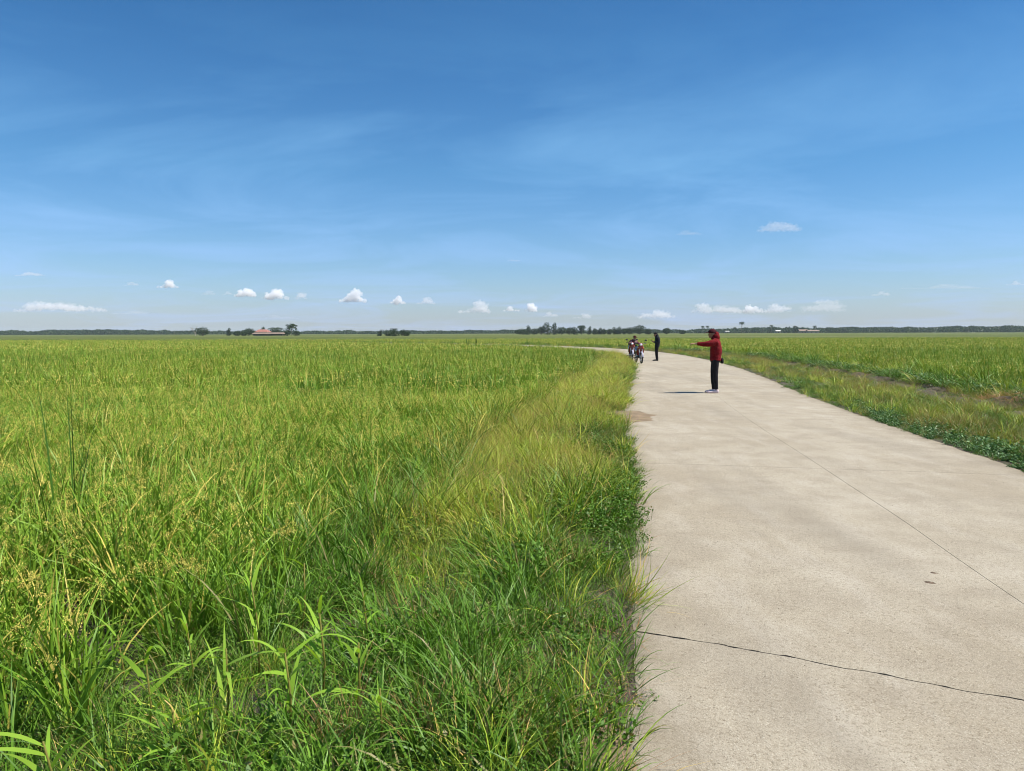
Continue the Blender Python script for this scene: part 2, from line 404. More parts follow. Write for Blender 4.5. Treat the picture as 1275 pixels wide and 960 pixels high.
for j in range(len(joints) - 1):
    (s0, k0, r0), (s1, k1, r1) = joints[j], joints[j + 1]
    ymid = float(np.interp((s0 + s1) / 2, cum, CR[:, 1]))
    nt_ = 220 if ymid < 7 else 70 if ymid < 14 else 24
    ns_ = 46 if ymid < 14 else 16
    for lane in (0, 1):
        t0, t1 = (0.0, 0.5) if lane == 0 else (0.5, 1.0)
        gap = 0.0042 if ymid < 7 else 0.0034 if ymid < 13 else 0.0022
        g5 = gap / 2 / 4.6
        t = np.linspace(t0 + (g5 if lane else 0), t1 - (0 if lane else g5), nt_)
        lat = (t - 0.5)
        def jl(s, k, r, side):
            wob = r * (fnoise(t * 14 + s * 3.1, t * 0 + s, 31, 1.0, 6) - 0.5) * 2
            chip = r * 0.42 * np.clip(fnoise(t * 60 + side * 9.3, t * 0 + s, 37, 1.0, 4) - 0.52, 0, 1) * 2
            return s + k * lat + wob + side * (gap / 2 + (chip + 0.0014 if r > 0.02 else 0.0))
        A = jl(s0, k0, r0, 1); B = jl(s1, k1, r1, -1)
        u = np.linspace(0, 1, ns_)[:, None]
        S = A[None, :] * (1 - u) + B[None, :] * u
        T = np.broadcast_to(t[None, :], S.shape).copy()
        # ragged outer edges
        P = road_pt(S, T)
        ed = np.minimum(T, 1 - T) * 4.7
        rag = 0.12 * (fnoise(P[..., 1], P[..., 0] * 0, 41, 2.2, 4) - 0.5)
        P[..., 0] += rag * (np.exp(-T * 4.7 / 0.12) - np.exp(-(1 - T) * 4.7 / 0.12))
        Z = 0.002 + 0.004 * (fnoise(P[..., 0], P[..., 1], 43, 0.8, 3) - 0.5) - 0.012 * np.clip(1 - ed / 0.06, 0, 1) * fnoise(P[..., 0], P[..., 1], 45, 4.0, 3)
        add_grid(P, Z, ed)
me = np_mesh('road', np.concatenate(V), np.concatenate(Q))
a = me.attributes.new('edge', 'FLOAT', 'POINT'); a.data.foreach_set('value', np.concatenate(E_).astype(np.float32))
M['grime'] = simple('joint_grime', (0.085, 0.068, 0.048), 0.95, var=0.2, scale=30)
road = link('road', me, None, [M['concrete'], M['grime']]); me.polygons.foreach_set('material_index', np.concatenate(MI)); me.polygons.foreach_set('use_smooth', np.zeros(len(me.polygons), dtype=bool)); tag(road, kind='structure', label='pale concrete farm road cast in jointed slabs')

# ------------------------------------------------------------------ plant meshes
def blades(rng, n, hmin, hmax, w, spread, lean=(0.05, 0.5), curl=(0.3, 1.6), segs=5, typ=0.0, z0=0.0, wind=0.15, wprof=0.6, rnd=None, base=None):
    """n grass blades as tapered ribbons -> verts, quads, attr(rnd, height, type)"""
    h = rng.uniform(hmin, hmax, n); az = rng.uniform(0, 2 * np.pi, n)
    rr = spread * np.sqrt(rng.uniform(0, 1, n)); ra = rng.uniform(0, 2 * np.pi, n)
    if base is None:
        bx, by = rr * np.cos(ra), rr * np.sin(ra)
        # blades lean away from the clump's heart
        az = np.where(rng.uniform(0, 1, n) < 0.6, ra + rng.normal(0, 0.6, n), az)
    else:
        bx, by = base[0] + rr * np.cos(ra), base[1] + rr * np.sin(ra)
    th0 = rng.uniform(*lean, n); cu_ = rng.uniform(*curl, n)
    tw = rng.normal(0, 0.5, n)
    t = np.linspace(0, 1, segs + 1)
    th = th0[:, None] + cu_[:, None] * (t[None, :] ** 1.6)
    ds = h[:, None] / segs
    sx = np.sin(th) * np.cos(az)[:, None] - wind * 0.35 * t[None, :]; sy = np.sin(th) * np.sin(az)[:, None]; sz = np.cos(th)
    def cumx(v): return np.concatenate([np.zeros((n, 1)), np.cumsum((v[:, 1:] + v[:, :-1]) / 2 * ds, 1)], 1)
    X = bx[:, None] + cumx(sx); Y = by[:, None] + cumx(sy); Z = z0 + cumx(sz)
    prof = np.clip(np.minimum(1.0, (1 - t) / wprof) ** 0.8, 0.04, 1) * np.minimum(1.0, 0.5 + t * 3)
    ww = w * rng.uniform(0.65, 1.25, n)[:, None] * prof[None, :] / 2
    wa = az[:, None] + np.pi / 2 + tw[:, None] + 0.8 * t[None, :] * rng.normal(0, 1, n)[:, None]
    dx, dy = np.cos(wa) * ww, np.sin(wa) * ww
    vz = 0.25 * ww * np.sign(tw)[:, None]
    A = np.stack([X - dx, Y - dy, Z - vz], -1); B = np.stack([X + dx, Y + dy, Z + vz], -1)
    Vv = np.stack([A, B], 2).reshape(-1, 3)
    k = segs + 1
    idx = (np.arange(n)[:, None, None] * k * 2 + np.arange(segs)[None, :, None] * 2)
    q = np.concatenate([idx, idx + 1, idx + 3, idx + 2], -1).reshape(-1, 4)
    r_ = rng.uniform(0, 1, n) if rnd is None else rng.uniform(*rnd, n)
    at = np.stack([np.broadcast_to(r_[:, None], (n, k)), np.broadcast_to(t[None], (n, k)), np.full((n, k), typ)], -1)
    at = np.repeat(at[:, :, None, :], 2, 2).reshape(-1, 3)
    return Vv, q, at
def diamonds(rng, P, D, length, width, rnd, typ, hgt=0.7):
    """small folded leaf or grain at each point P pointing along D"""
    n = len(P); D = D / (np.linalg.norm(D, axis=1, keepdims=True) + 1e-9)
    up = rng.normal(0, 1, (n, 3)); S = np.cross(D, up); S /= (np.linalg.norm(S, axis=1, keepdims=True) + 1e-9)
    L = length * rng.uniform(0.7, 1.3, (n, 1)); Wd = width * rng.uniform(0.7, 1.3, (n, 1)) / 2
    Vv = np.stack([P, P + D * L * 0.5 + S * Wd, P + D * L, P + D * L * 0.5 - S * Wd], 1).reshape(-1, 3)
    q = np.arange(n * 4).reshape(-1, 4)
    at = np.stack([np.repeat(rnd, 4), np.full(n * 4, hgt), np.full(n * 4, typ)], -1)
    return Vv, q, at
def panicles(rng, n, h0, h1, spread, ngr, gl=0.009, gw=0.0035, droop=1.9):
    """rice ears: arching rachis hung with grains"""
    outs = []
    h = rng.uniform(h0, h1, n); az = rng.uniform(0, 2 * np.pi, n)
    sp = spread * np.sqrt(rng.uniform(0, 1, n)); ra = rng.uniform(0, 2 * np.pi, n)
    for i in range(n):
        b = np.array([sp[i] * math.cos(ra[i]), sp[i] * math.sin(ra[i]), 0])
        k = 14; L = 0.24
        p = b + np.array([math.cos(az[i]) * 0.10 * h[i], math.sin(az[i]) * 0.10 * h[i], h[i] * 0.86]); th = 0.25; pts = []
        for j in range(k):
            pts.append(p.copy()); d = np.array([math.sin(th) * math.cos(az[i]), math.sin(th) * math.sin(az[i]), math.cos(th)])
            p = p + d * L / k; th += droop / k
        pts = np.array(pts); r_ = rng.uniform(0, 1)
        m_ = ngr; f = rng.uniform(0.1, 1, m_) * (k - 1); i0 = f.astype(int); fr = (f - i0)[:, None]
        P = pts[i0] * (1 - fr) + pts[np.minimum(i0 + 1, k - 1)] * fr + rng.normal(0, 0.008, (m_, 3))
        D = np.stack([rng.normal(0, 0.35, m_), rng.normal(0, 0.35, m_), -0.8 + rng.normal(0, 0.3, m_)], -1)
        outs.append(diamonds(rng, P, D, gl, gw, np.clip(r_ + rng.normal(0, 0.12, m_), 0, 1), 1.0))
    return outs
def weed_clump(rng, n, h, spread, leaf, per=9, flat=False):
    outs = []
    for i in range(n):
        hh = h * rng.uniform(0.5, 1.1); az = rng.uniform(0, 2 * np.pi); r0 = spread * math.sqrt(rng.uniform()); a0 = rng.uniform(0, 2 * np.pi)
        b = np.array([r0 * math.cos(a0), r0 * math.sin(a0), 0.0]); lean = rng.uniform(0.1, 0.9) if not flat else rng.uniform(0.7, 1.35)
        d = np.array([math.sin(lean) * math.cos(az), math.sin(lean) * math.sin(az), math.cos(lean)])
        t = rng.uniform(0.25, 1, per)[:, None]
        P = b + d * hh * t
        a = rng.uniform(0, 2 * np.pi, per); e = rng.uniform(-0.2, 0.9, per)
        D = np.stack([np.cos(a) * np.cos(e), np.sin(a) * np.cos(e), np.sin(e)], -1)
        outs.append(diamonds(rng, P, D, leaf, leaf * 0.55, rng.uniform(0, 1, per), 0.0))
    outs.append(blades(rng, n, h * 0.5, h, 0.003, spread, (0.1, 0.8), (0, 0.6), 2, 0.0))
    return outs
def merge(outs):
    Vs, Qs, As, b = [], [], [], 0
    for v, q, a_ in outs:
        Vs.append(v); Qs.append(q + b); As.append(a_); b += len(v)
    return np.concatenate(Vs), np.concatenate(Qs), np.concatenate(As)
ASSETS = {}
def asset(coll, name, outs, mat):
    v, q, a_ = merge(outs)
    me = np_mesh(name, v, q, a_); me.materials.append(mat)
    ob = bpy.data.objects.new(name, me)
    if coll not in ASSETS: ASSETS[coll] = bpy.data.collections.new(coll)
    ASSETS[coll].objects.link(ob)
rg = np.random.default_rng(7)
# rice: index order follows alphabetical order of names within the collection
for i in range(5):   # 0-4 near
    asset('rice_plants', 'a_rice_near_%d' % i, [blades(rg, 22, 0.48, 0.94, 0.0165, 0.075, (0.02, 0.38), (0.10, 1.6), 6)] + panicles(rg, 3, 0.52, 0.74, 0.07, 44, 0.010, 0.0045), M['rice'])
for i in range(4):   # 5-8 middle
    asset('rice_plants', 'b_rice_mid_%d' % i, [blades(rg, 30, 0.44, 0.96, 0.026, 0.19, (0.02, 0.35), (0.10, 1.5), 4), blades(rg, 5, 0.12, 0.20, 0.013, 0.20, (0.8, 1.3), (0.6, 1.4), 3, 1.0, 0.62)], M['rice'])
for i in range(3):   # 9-11 far
    asset('rice_plants', 'c_rice_far_%d' % i, [blades(rg, 48, 0.44, 0.98, 0.048, 0.48, (0.05, 0.4), (0.1, 1.3), 2), blades(rg, 9, 0.14, 0.24, 0.03, 0.5, (0.7, 1.3), (0.6, 1.4), 2, 1.0, 0.60)], M['rice'])
# verge plants
def vset(coll, mats):
    for i in range(3): asset(coll, 'a_lush_%d' % i, [blades(rg, 48, 0.16, 0.42, 0.0075, 0.13, (0.1, 0.8), (0.2, 1.6), 5)], M['lush'])      # 0-2
    for i in range(3): asset(coll, 'b_dry_%d' % i, [blades(rg, 26, 0.22, 0.62, 0.0095, 0.12, (0.02, 0.8), (0.2, 1.8), 5), blades(rg, 14, 0.45, 0.74, 0.0024, 0.08, (0.0, 0.4), (0.1, 0.7), 5)]
              + panicles(rg, 10, 0.42, 0.60, 0.12, 26, 0.006, 0.0022, 1.0), M['dry'])                                                 # 3-5
    for i in range(3): asset(coll, 'c_red_%d' % i, [blades(rg, 44, 0.14, 0.36, 0.0050, 0.13, (0.05, 0.8), (0.2, 1.4), 4), blades(rg, 22, 0.28, 0.46, 0.0016, 0.11, (0.0, 0.5), (0.1, 0.7), 4)]
              + panicles(rg, 14, 0.24, 0.38, 0.14, 18, 0.006, 0.0022, 0.8), M['red'])                                                  # 6-8
    for i in range(3): asset(coll, 'd_weed_%d' % i, weed_clump(rg, 26, 0.22, 0.15, 0.030, 10), M['weed'])                              # 9-11
    for i in range(3): asset(coll, 'e_creeper_%d' % i, weed_clump(rg, 22, 0.20, 0.16, 0.062, 9), M['creeper'])                         # 12-14
    for i in range(2): asset(coll, 'f_mat_%d' % i, weed_clump(rg, 30, 0.10, 0.16, 0.020, 10, True), M['weed'])                         # 15-16
    for i in range(2): asset(coll, 'g_short_%d' % i, [blades(rg, 70, 0.07, 0.19, 0.004, 0.15, (0.2, 1.1), (0.2, 1.4), 3)], M['lush'])  # 17-18
    for i in range(2): asset(coll, 'h_straw_%d' % i, [blades(rg, 34, 0.10, 0.30, 0.0022, 0.12, (0.9, 1.5), (0.0, 0.5), 3, 0.9)], M['red'])  # 19-20
    for i in range(2): asset(coll, 'i_tall_%d' % i, [blades(rg, 46, 0.45, 0.85, 0.010, 0.16, (0.05, 0.5), (0.3, 1.6), 6)], M['lush'])  # 21-22
vset('verge_plants', None)

def scatter_group(coll):
    ng = bpy.data.node_groups.new('scatter_' + coll.name, 'GeometryNodeTree')
    ng.interface.new_socket('Geometry', in_out='INPUT', socket_type='NodeSocketGeometry')
    ng.interface.new_socket('Geometry', in_out='OUTPUT', socket_type='NodeSocketGeometry')
    n, l = ng.nodes, ng.links
    gi, go = n.new('NodeGroupInput'), n.new('NodeGroupOutput')
    ci = n.new('GeometryNodeCollectionInfo'); ci.inputs['Collection'].default_value = coll
    ci.inputs['Separate Children'].default_value = True; ci.inputs['Reset Children'].default_value = True
    ip = n.new('GeometryNodeInstanceOnPoints'); ip.inputs['Pick Instance'].default_value = True
    def na(name, typ):
        a_ = n.new('GeometryNodeInputNamedAttribute'); a_.data_type = typ; a_.inputs['Name'].default_value = name
        return a_.outputs['Attribute']
    l.new(gi.outputs[0], ip.inputs['Points']); l.new(ci.outputs[0], ip.inputs['Instance'])
    l.new(na('idx', 'INT'), ip.inputs['Instance Index'])
    l.new(na('rot', 'FLOAT_VECTOR'), ip.inputs['Rotation'])
    l.new(na('scl', 'FLOAT_VECTOR'), ip.inputs['Scale'])
    l.new(ip.outputs[0], go.inputs[0])
    return ng
NG = {k: scatter_group(c_) for k, c_ in ASSETS.items()}
def scatter(name, coll, P, idx, rz, scl, tiltx, tilty, tint, label):
    me = bpy.data.meshes.new(name); k = len(P)
    me.vertices.add(k); me.vertices.foreach_set('co', np.asarray(P, np.float32).ravel())
    a_ = me.attributes.new('idx', 'INT', 'POINT'); a_.data.foreach_set('value', np.asarray(idx, np.int32))
    a_ = me.attributes.new('rot', 'FLOAT_VECTOR', 'POINT'); a_.data.foreach_set('vector', np.stack([tiltx, tilty, rz], -1).astype(np.float32).ravel())
    scl = np.asarray(scl)
    if scl.ndim == 1: scl = np.stack([scl] * 3, -1)
    a_ = me.attributes.new('scl', 'FLOAT_VECTOR', 'POINT'); a_.data.foreach_set('vector', scl.astype(np.float32).ravel())
    a_ = me.attributes.new('tint', 'FLOAT', 'POINT'); a_.data.foreach_set('value', np.asarray(tint, np.float32))
    o_ = link(name, me)
    md = o_.modifiers.new('plants', 'NODES'); md.node_group = NG[coll]
    tag(o_, label, kind='stuff'); o_['category'] = 'vegetation'
    print('scatter', name, k)
    return o_
def jgrid(x0, x1, y0, y1, step, rng):
    X, Y = np.meshgrid(np.arange(x0, x1, step), np.arange(y0, y1, step))
    X = X + rng.uniform(-0.5, 0.5, X.shape) * step; Y = Y + rng.uniform(-0.5, 0.5, Y.shape) * step
    return X.ravel(), Y.ravel()
def wedge(x, y, m_=3.0): return (np.abs(x) < 0.70 * y + m_) & (y > 0.2)

# ------------------------------------------------------------------ rice
FAR = 165.0
HOLES = [(*G(a_, b_, -0.2)[:2], r_) for a_, b_, r_ in ((60, 745, 0.27), (130, 765, 0.30), (190, 800, 0.26), (430, 625, 0.36), (545, 560, 0.50), (500, 690, 0.20), (310, 880, 0.17), (250, 850, 0.15), (660, 700, 0.12), (250, 640, 0.26), (20, 650, 0.28), (390, 900, 0.12))]
def rice_points(side):
    PX, PY, ID, SCL = [], [], [], []
    for (r0, r1, st, ids) in ((0, 20, 0.215, (0, 5)), (20, 62, 0.34, (5, 9)), (62, FAR + 6, 0.80, (9, 12))):
        x, y = jgrid(-r1 * 0.74 - 4, r1 * 0.74 + 4, 0, r1, st, rg)
        k = wedge(x, y) & (y >= r0) & (y < r1)
        x, y = x[k], y[k]
        d_l, d_r = dl(x, y), dr(x, y)
        if side < 0:
            lim = np.where(y < 9, 2.55, 2.1) + 0.7 * (fnoise(x, y, 11, 0.45, 3) - 0.5)
            k = (d_l > lim) & (d_r < 0)
            # the crop begins only beyond a rank grassy corner near the viewer
            k &= (y + 0.35 * x * 0 > 3.6 + 0.9 * (fnoise(x, y, 12, 0.5) - 0.5))
            k &= vnoise(x, y, 13, 0.8) > 0.07
            for hx, hy, hr in HOLES: k &= np.hypot(x - hx, y - hy) > hr
        else:
            lim = 7.6 + 3.4 * (fnoise(x, y, 14, 0.35, 3) - 0.5)
            k = (d_r > lim)
            k &= ~((y > 22) & (y < 120) & (fnoise(x, y, 15, 0.09) < 0.20))
        x, y = x[k], y[k]
        PX.append(x); PY.append(y); ID.append(rg.integers(*ids, len(x)))
    x, y, i_ = np.concatenate(PX), np.concatenate(PY), np.concatenate(ID)
    return x, y, i_
for side, lab in ((-1, 'ripening green rice crop filling the field left of the road'), (1, 'yellow-green rice crop beyond the ditch right of the road')):
    x, y, i_ = rice_points(side)
    z = ground_z(x, y) - 0.02
    hh = 0.58 + 0.76 * fnoise(x, y, 21, 0.9, 3)
    if side > 0: hh *= 0.88
    sc = np.stack([hh * rg.uniform(0.92, 1.1, len(x)), hh, hh * rg.uniform(0.88, 1.1, len(x))], -1)
    scatter('rice_field', 'rice_plants', np.stack([x, y, z], -1), i_, rg.uniform(0, 6.283, len(x)), sc,
            rg.normal(0, 0.06, len(x)), rg.normal(-0.03, 0.06, len(x)), np.clip(fnoise(x, y, 22, 0.35) * 1.4 - 0.2 + rg.normal(0, 0.15, len(x)), 0, 1), lab)

# far rice: a solid crop with a rough top, from the end of the single plants to the far edge of the plain
m, n, l = mat_new('far_rice')
geo = N(n, 'ShaderNodeNewGeometry')
def nzf(sc, mapsc, det=5):
    mp_ = N(n, 'ShaderNodeMapping'); mp_.inputs['Scale'].default_value = mapsc; l.new(geo.outputs['Position'], mp_.inputs[0])
    t = N(n, 'ShaderNodeTexNoise'); t.inputs['Scale'].default_value = sc; t.inputs['Detail'].default_value = det
    l.new(mp_.outputs[0], t.inputs['Vector']); return t.outputs[0]
a1 = nzf(0.012, (0.35, 1, 1), 3); a2 = nzf(1.2, (1, 1, 1), 6)
c = Ramp(n, l, a1, [(0.36, (0.0756, 0.0972, 0.0144)), (0.50, (0.1116, 0.1260, 0.0216)), (0.62, (0.1800, 0.1800, 0.0648))])
c = MixC(n, l, Ramp(n, l, a2, [(0.40, 0.0), (0.62, 0.7)]), c, (0.0504, 0.0792, 0.0108))
p = N(n, 'ShaderNodeBsdfPrincipled'); l.new(c, p.inputs['Base Color']); p.inputs['Roughness'].default_value = 0.8; p.inputs['Specular IOR Level'].default_value = 0.2
b = N(n, 'ShaderNodeBump'); b.inputs['Strength'].default_value = 1.0; b.inputs['Distance'].default_value = 0.25
l.new(a2, b.inputs['Height']); l.new(b.outputs[0], p.inputs['Normal'])
o = N(n, 'ShaderNodeOutputMaterial'); l.new(p.outputs[0], o.inputs[0])
ya = [FAR - 3]; s = 0.9
while ya[-1] < 1500: ya.append(ya[-1] + s); s *= 1.02
ya = np.array(ya); ta = np.linspace(-1, 1, 420)
TY, TX = np.meshgrid(ya, ta, indexing='ij')
FX = TX * (TY * 0.95 + 40)
FZ = 0.16 + 0.16 * (rg.uniform(0, 1, FX.shape) - 0.5) * 2 * 0.7 + 0.25 * (fnoise(FX, TY, 51, 0.01) - 0.5)
FZ[0, :] = -0.5; FZ[-1, :] = -0.5; FZ[:, 0] = -0.5; FZ[:, -1] = -0.5
ny, nx = FX.shape; ii = np.arange(ny * nx).reshape(ny, nx)
quads = np.stack([ii[:-1, :-1], ii[:-1, 1:], ii[1:, 1:], ii[1:, :-1]], -1).reshape(-1, 4)
me = np_mesh('rice_field', np.stack([FX, TY, FZ], -1).reshape(-1, 3), quads)
fr = link('rice_field', me, None, [m]); tag(fr, 'distant rice plots stretching flat to the treeline', kind='stuff'); fr['category'] = 'vegetation'

# ------------------------------------------------------------------ verges
def choose(cond_list, rng, k):
    """cond_list: [(weight array, lo, hi)] -> index per point (weights per point)"""
    Wt = np.stack([c_[0] for c_ in cond_list], 1); Wt = Wt / Wt.sum(1, keepdims=True)
    u = rng.uniform(0, 1, k)[:, None]; ch = (u > np.cumsum(Wt, 1)).sum(1).clip(0, len(cond_list) - 1)
    lo = np.array([c_[1] for c_ in cond_list])[ch]; hi = np.array([c_[2] for c_ in cond_list])[ch]
    return (lo + np.floor(rng.uniform(0, 1, k) * (hi - lo))).astype(int), ch
# left verge
x1, y1 = jgrid(-9, 6, 0.2, 16, 0.085, rg); x2, y2 = jgrid(-4, 12, 16, 50, 0.16, rg); x3, y3 = jgrid(-45, 14, 50, 136, 0.30, rg)
x, y = np.concatenate([x1, x2, x3]), np.concatenate([y1, y2, y3])
d = dl(x, y); d2 = dr(x, y)
edge_w = 0.03 + 0.30 * (fnoise(x * 0, y, 61, 0.8, 3) - 0.5)
corner = (y < 4.4) & (x < 0)
k = (d2 < 0) & (d > -0.08 + 0.6 * np.minimum(edge_w, 0.12)) & ((d < 3.0) | corner) & wedge(x, y, 2.5)
k &= ~((y > 40) & (d > 3.4))
# bare soil bay where the road edge is scoured
for hx, hy, hr in HOLES: k &= np.hypot(x - hx, y - hy) > hr * 0.9
bay = np.hypot((x - 2.25) / 0.62, (y - 14.2) / 1.25) < 1
k &= ~bay
x, y, d = x[k], y[k], d[k]
fn = fnoise(x, y, 62, 0.7, 3); fn2 = fnoise(x, y, 63, 1.3, 2)
nearf = 1 - sstep(4.2, 7.2, y)
edge0 = np.clip(1 - d / 0.35, 0, 1); inner = sstep(1.5, 2.4, d)
strip = (1 - sstep(0.25, 0.75, d + 0.4 * (fnoise(x, y, 67, 0.9, 2) - 0.5))) * (1 - nearf) * (1 - sstep(9.5, 12.5, y))
w_lush = 0.30 + 2.3 * nearf * (0.4 + fn) + 1.3 * inner * (fn2 > 0.45) + 0.8 * (fn2 > 0.5)
w_dry = (1 - nearf) * 5.0 * np.clip(fn - 0.25, 0, 1) * (1 - 0.3 * edge0) + 0.45 * nearf * (fn > 0.52) + 0.5 * edge0
w_red = 0.25 * (fn2 > 0.55) + 0.55 * (1 - nearf) * (fn2 > 0.5)
w_dry = w_dry * (1 - 0.8 * strip)
w_weed = 0.25 + 0.15 * nearf + 0.7 * (1 - nearf) * (fn2 > 0.5) + 1.5 * strip
w_mat = 0.15 + 0.3 * edge0
w_short = 0.6 + 1.6 * edge0 + 0.9 * nearf + 0.8 * strip
w_straw = 0.15 + 0.5 * edge0 + 0.6 * edge0 * nearf
w_tall = 0.02 + 0.35 * inner * nearf + 0.35 * inner * ((y > 4.5) & (y < 12)) + 0.30 * (1 - nearf) * inner
idx, ch = choose([(w_lush, 0, 3), (w_dry, 3, 6), (w_red, 6, 9), (w_weed, 9, 12), (w_mat, 15, 17), (w_short, 17, 19), (w_straw, 19, 21), (w_tall, 21, 23)], rg, len(x))
keepd = rg.uniform(0, 1, len(x)) < np.where(ch == 7, 0.34, np.where(np.isin(ch, (0, 1, 2)), 0.60, 1.0))
x, y, d, idx, ch, nearf = x[keepd], y[keepd], d[keepd], idx[keepd], ch[keepd], nearf[keepd]
sc = rg.uniform(0.7, 1.2, len(x)) * (0.72 + 0.33 * sstep(0.0, 0.7, d)) * np.where(y > 48, 1.1, 1.0) * (0.60 + 0.7 * fnoise(x, y, 66, 1.1, 3)) * np.where(nearf > 0.3, 0.36 + 1.05 * fnoise(x, y, 68, 1.9, 2) ** 1.3, 1.0) * np.where(ch == 1, 0.84, 1.0)
sc *= np.where((ch == 7) & (d < 0.9), 0.6, 1.0)
wide = np.where(y > 16, 1.5, 1.0)
sc3 = np.stack([sc * wide, sc * wide, sc], -1)
scatter('verge_grass', 'verge_plants', np.stack([x, y, np.where(d < 0.02, 0.0, ground_z(x, y) - 0.015)], -1), idx, rg.uniform(0, 6.283, len(x)), sc3,
        rg.normal(0, 0.10, len(x)), rg.normal(0.0, 0.10, len(x)) + 0.12 * np.clip(1 - d / 0.4, 0, 1), np.clip(fnoise(x, y, 64, 0.9) + rg.normal(0, 0.15, len(x)), 0, 1),
        'thick verge grass between the road edge and the left rice')
# right verge, ditch bank and weeds
x1, y1 = jgrid(4.5, 17, 3, 22, 0.105, rg); x2, y2 = jgrid(6, 26, 22, 60, 0.21, rg); x3, y3 = jgrid(-30, 30, 60, 140, 0.40, rg)
x, y = np.concatenate([x1, x2, x3]), np.concatenate([y1, y2, y3])
d = dr(x, y)
edge_w = 0.35 * (fnoise(x * 0, y, 71, 0.7, 3) - 0.42)
k = (d > -0.05 + edge_w * (y < 40)) & (d < 8.8) & wedge(x, y, 3) & (dl(x, y) < 0)
x, y, d = x[k], y[k], d[k]
dn = d + 0.5 * (vnoise(x, y, 5, 0.35) - 0.5)
fn = fnoise(x, y, 72, 0.6, 3); fn2 = fnoise(x, y, 73, 1.1, 2)
mud = (dn > 3.15) & (dn < 5.05)
k = ~mud | (rg.uniform(0, 1, len(x)) < 0.16 + 0.35 * (fn > 0.55))
x, y, d, dn, fn, fn2, mud = x[k], y[k], d[k], dn[k], fn[k], fn2[k], mud[k]
bank = (dn > 4.9); e0 = np.clip(1 - d / 0.9, 0, 1)
crz = np.exp(-((y - 10.5) / 4.0) ** 2) * (y < 20)
w_cre = 2.6 * crz * e0 + 0.9 * bank * (fn > 0.5) + 0.02
w_red = (~bank) * (0.15 + 1.1 * (fn > 0.52)) * (1 - 0.8 * e0 * crz)
w_short = (~bank) * (0.9 + 0.6 * fn2) * (1 - 0.6 * e0 * crz) + 0.4 * bank
w_lush = 0.30 + 1.6 * bank * (0.4 + fn2) + 0.6 * (fn2 > 0.55)
w_weed = 0.25 + 0.9 * bank + 0.5 * mud
w_mat = 0.5 + 0.4 * e0
w_straw = 0.12 + 1.4 * mud
w_dry = 0.05 + 0.45 * (~bank) * (fn2 > 0.5) * (y > 12) + 0.7 * bank * (fn > 0.52)
w_tall = 0.16 * bank * (fn2 < 0.42)
idx, ch = choose([(w_cre, 12, 15), (w_red, 6, 9), (w_short, 17, 19), (w_lush, 0, 3), (w_weed, 9, 12), (w_mat, 15, 17), (w_straw, 19, 21), (w_dry, 3, 6), (w_tall, 21, 23)], rg, len(x))
kd = rg.uniform(0, 1, len(x)) < np.where(np.isin(ch, (1, 3, 7, 8)), 0.6, 0.8)
x, y, d, idx, ch, bank = x[kd], y[kd], d[kd], idx[kd], ch[kd], bank[kd]
sc = rg.uniform(0.7, 1.15, len(x)) * (0.6 + 0.4 * sstep(0.0, 0.6, d)) * np.where(bank, 0.50 + 1.1 * fnoise(x, y, 77, 0.7, 3), np.where(ch == 1, 0.85, 0.66))
wide = np.where(y > 22, 1.6, 1.1)
scatter('verge_grass', 'verge_plants', np.stack([x, y, np.where(d < 0.02, 0.0, ground_z(x, y) - 0.015)], -1), idx, rg.uniform(0, 6.283, len(x)), np.stack([sc * wide, sc * wide, sc], -1),
        rg.normal(0, 0.10, len(x)), rg.normal(0, 0.10, len(x)) - 0.10 * np.clip(1 - d / 0.4, 0, 1), np.clip(fnoise(x, y, 74, 0.9) + rg.normal(0, 0.15, len(x)), 0, 1),
        'low reddish and green verge grass with ditch weeds right of the road')
#PART2
# ------------------------------------------------------------------ trees and houses at the far side of the plain
TZ = -0.46
def crown_mesh(rng, lobes, leaf, count):
    """leafy faces through the outer shell of several lobes"""
    Ps, Ds = [], []
    wts = np.array([l_[3] * l_[4] * l_[5] for l_ in lobes]) ** (2 / 3); wts = wts / wts.sum()
    for (cx, cy_, cz, rx, ry, rz), w_ in zip(lobes, wts):
        k = max(20, int(count * w_))
        v = rng.normal(0, 1, (k, 3)); v /= np.linalg.norm(v, axis=1, keepdims=True)
        r_ = rng.uniform(0.35, 1.0, (k, 1)) ** 0.45
        bump = 0.80 + 0.35 * vnoise(v[:, 0] * 3 + cx, v[:, 2] * 3 + v[:, 1] * 2, 4)[:, None]
        Ps.append(np.array([cx, cy_, cz]) + v * r_ * bump * np.array([rx, ry, rz]))
        Ds.append(v + rng.normal(0, 0.8, (k, 3)))
    P, D = np.concatenate(Ps), np.concatenate(Ds)
    return diamonds(rng, P, D, leaf, leaf * 0.75, rng.uniform(0, 1, len(P)), 0.0)
def limb(bm, a_, b_, r0, r1, seg=6):
    a_, b_ = Vector(a_), Vector(b_); d = (b_ - a_)
    q = d.to_track_quat('Z', 'Y'); rings = []
    for p_, r_ in ((a_, r0), ((a_ + b_) / 2 + Vector((0.03, 0.02, 0)) * d.length, (r0 + r1) / 2), (b_, r1)):
        rings.append([bm.verts.new(p_ + q @ Vector((math.cos(i * 2 * math.pi / seg) * r_, math.sin(i * 2 * math.pi / seg) * r_, 0))) for i in range(seg)])
    for k in range(2):
        for i in range(seg):
            bm.faces.new((rings[k][i], rings[k][(i + 1) % seg], rings[k + 1][(i + 1) % seg], rings[k + 1][i]))
    bm.faces.new(rings[0][::-1]); bm.faces.new(rings[-1])
tr_rng = np.random.default_rng(21)
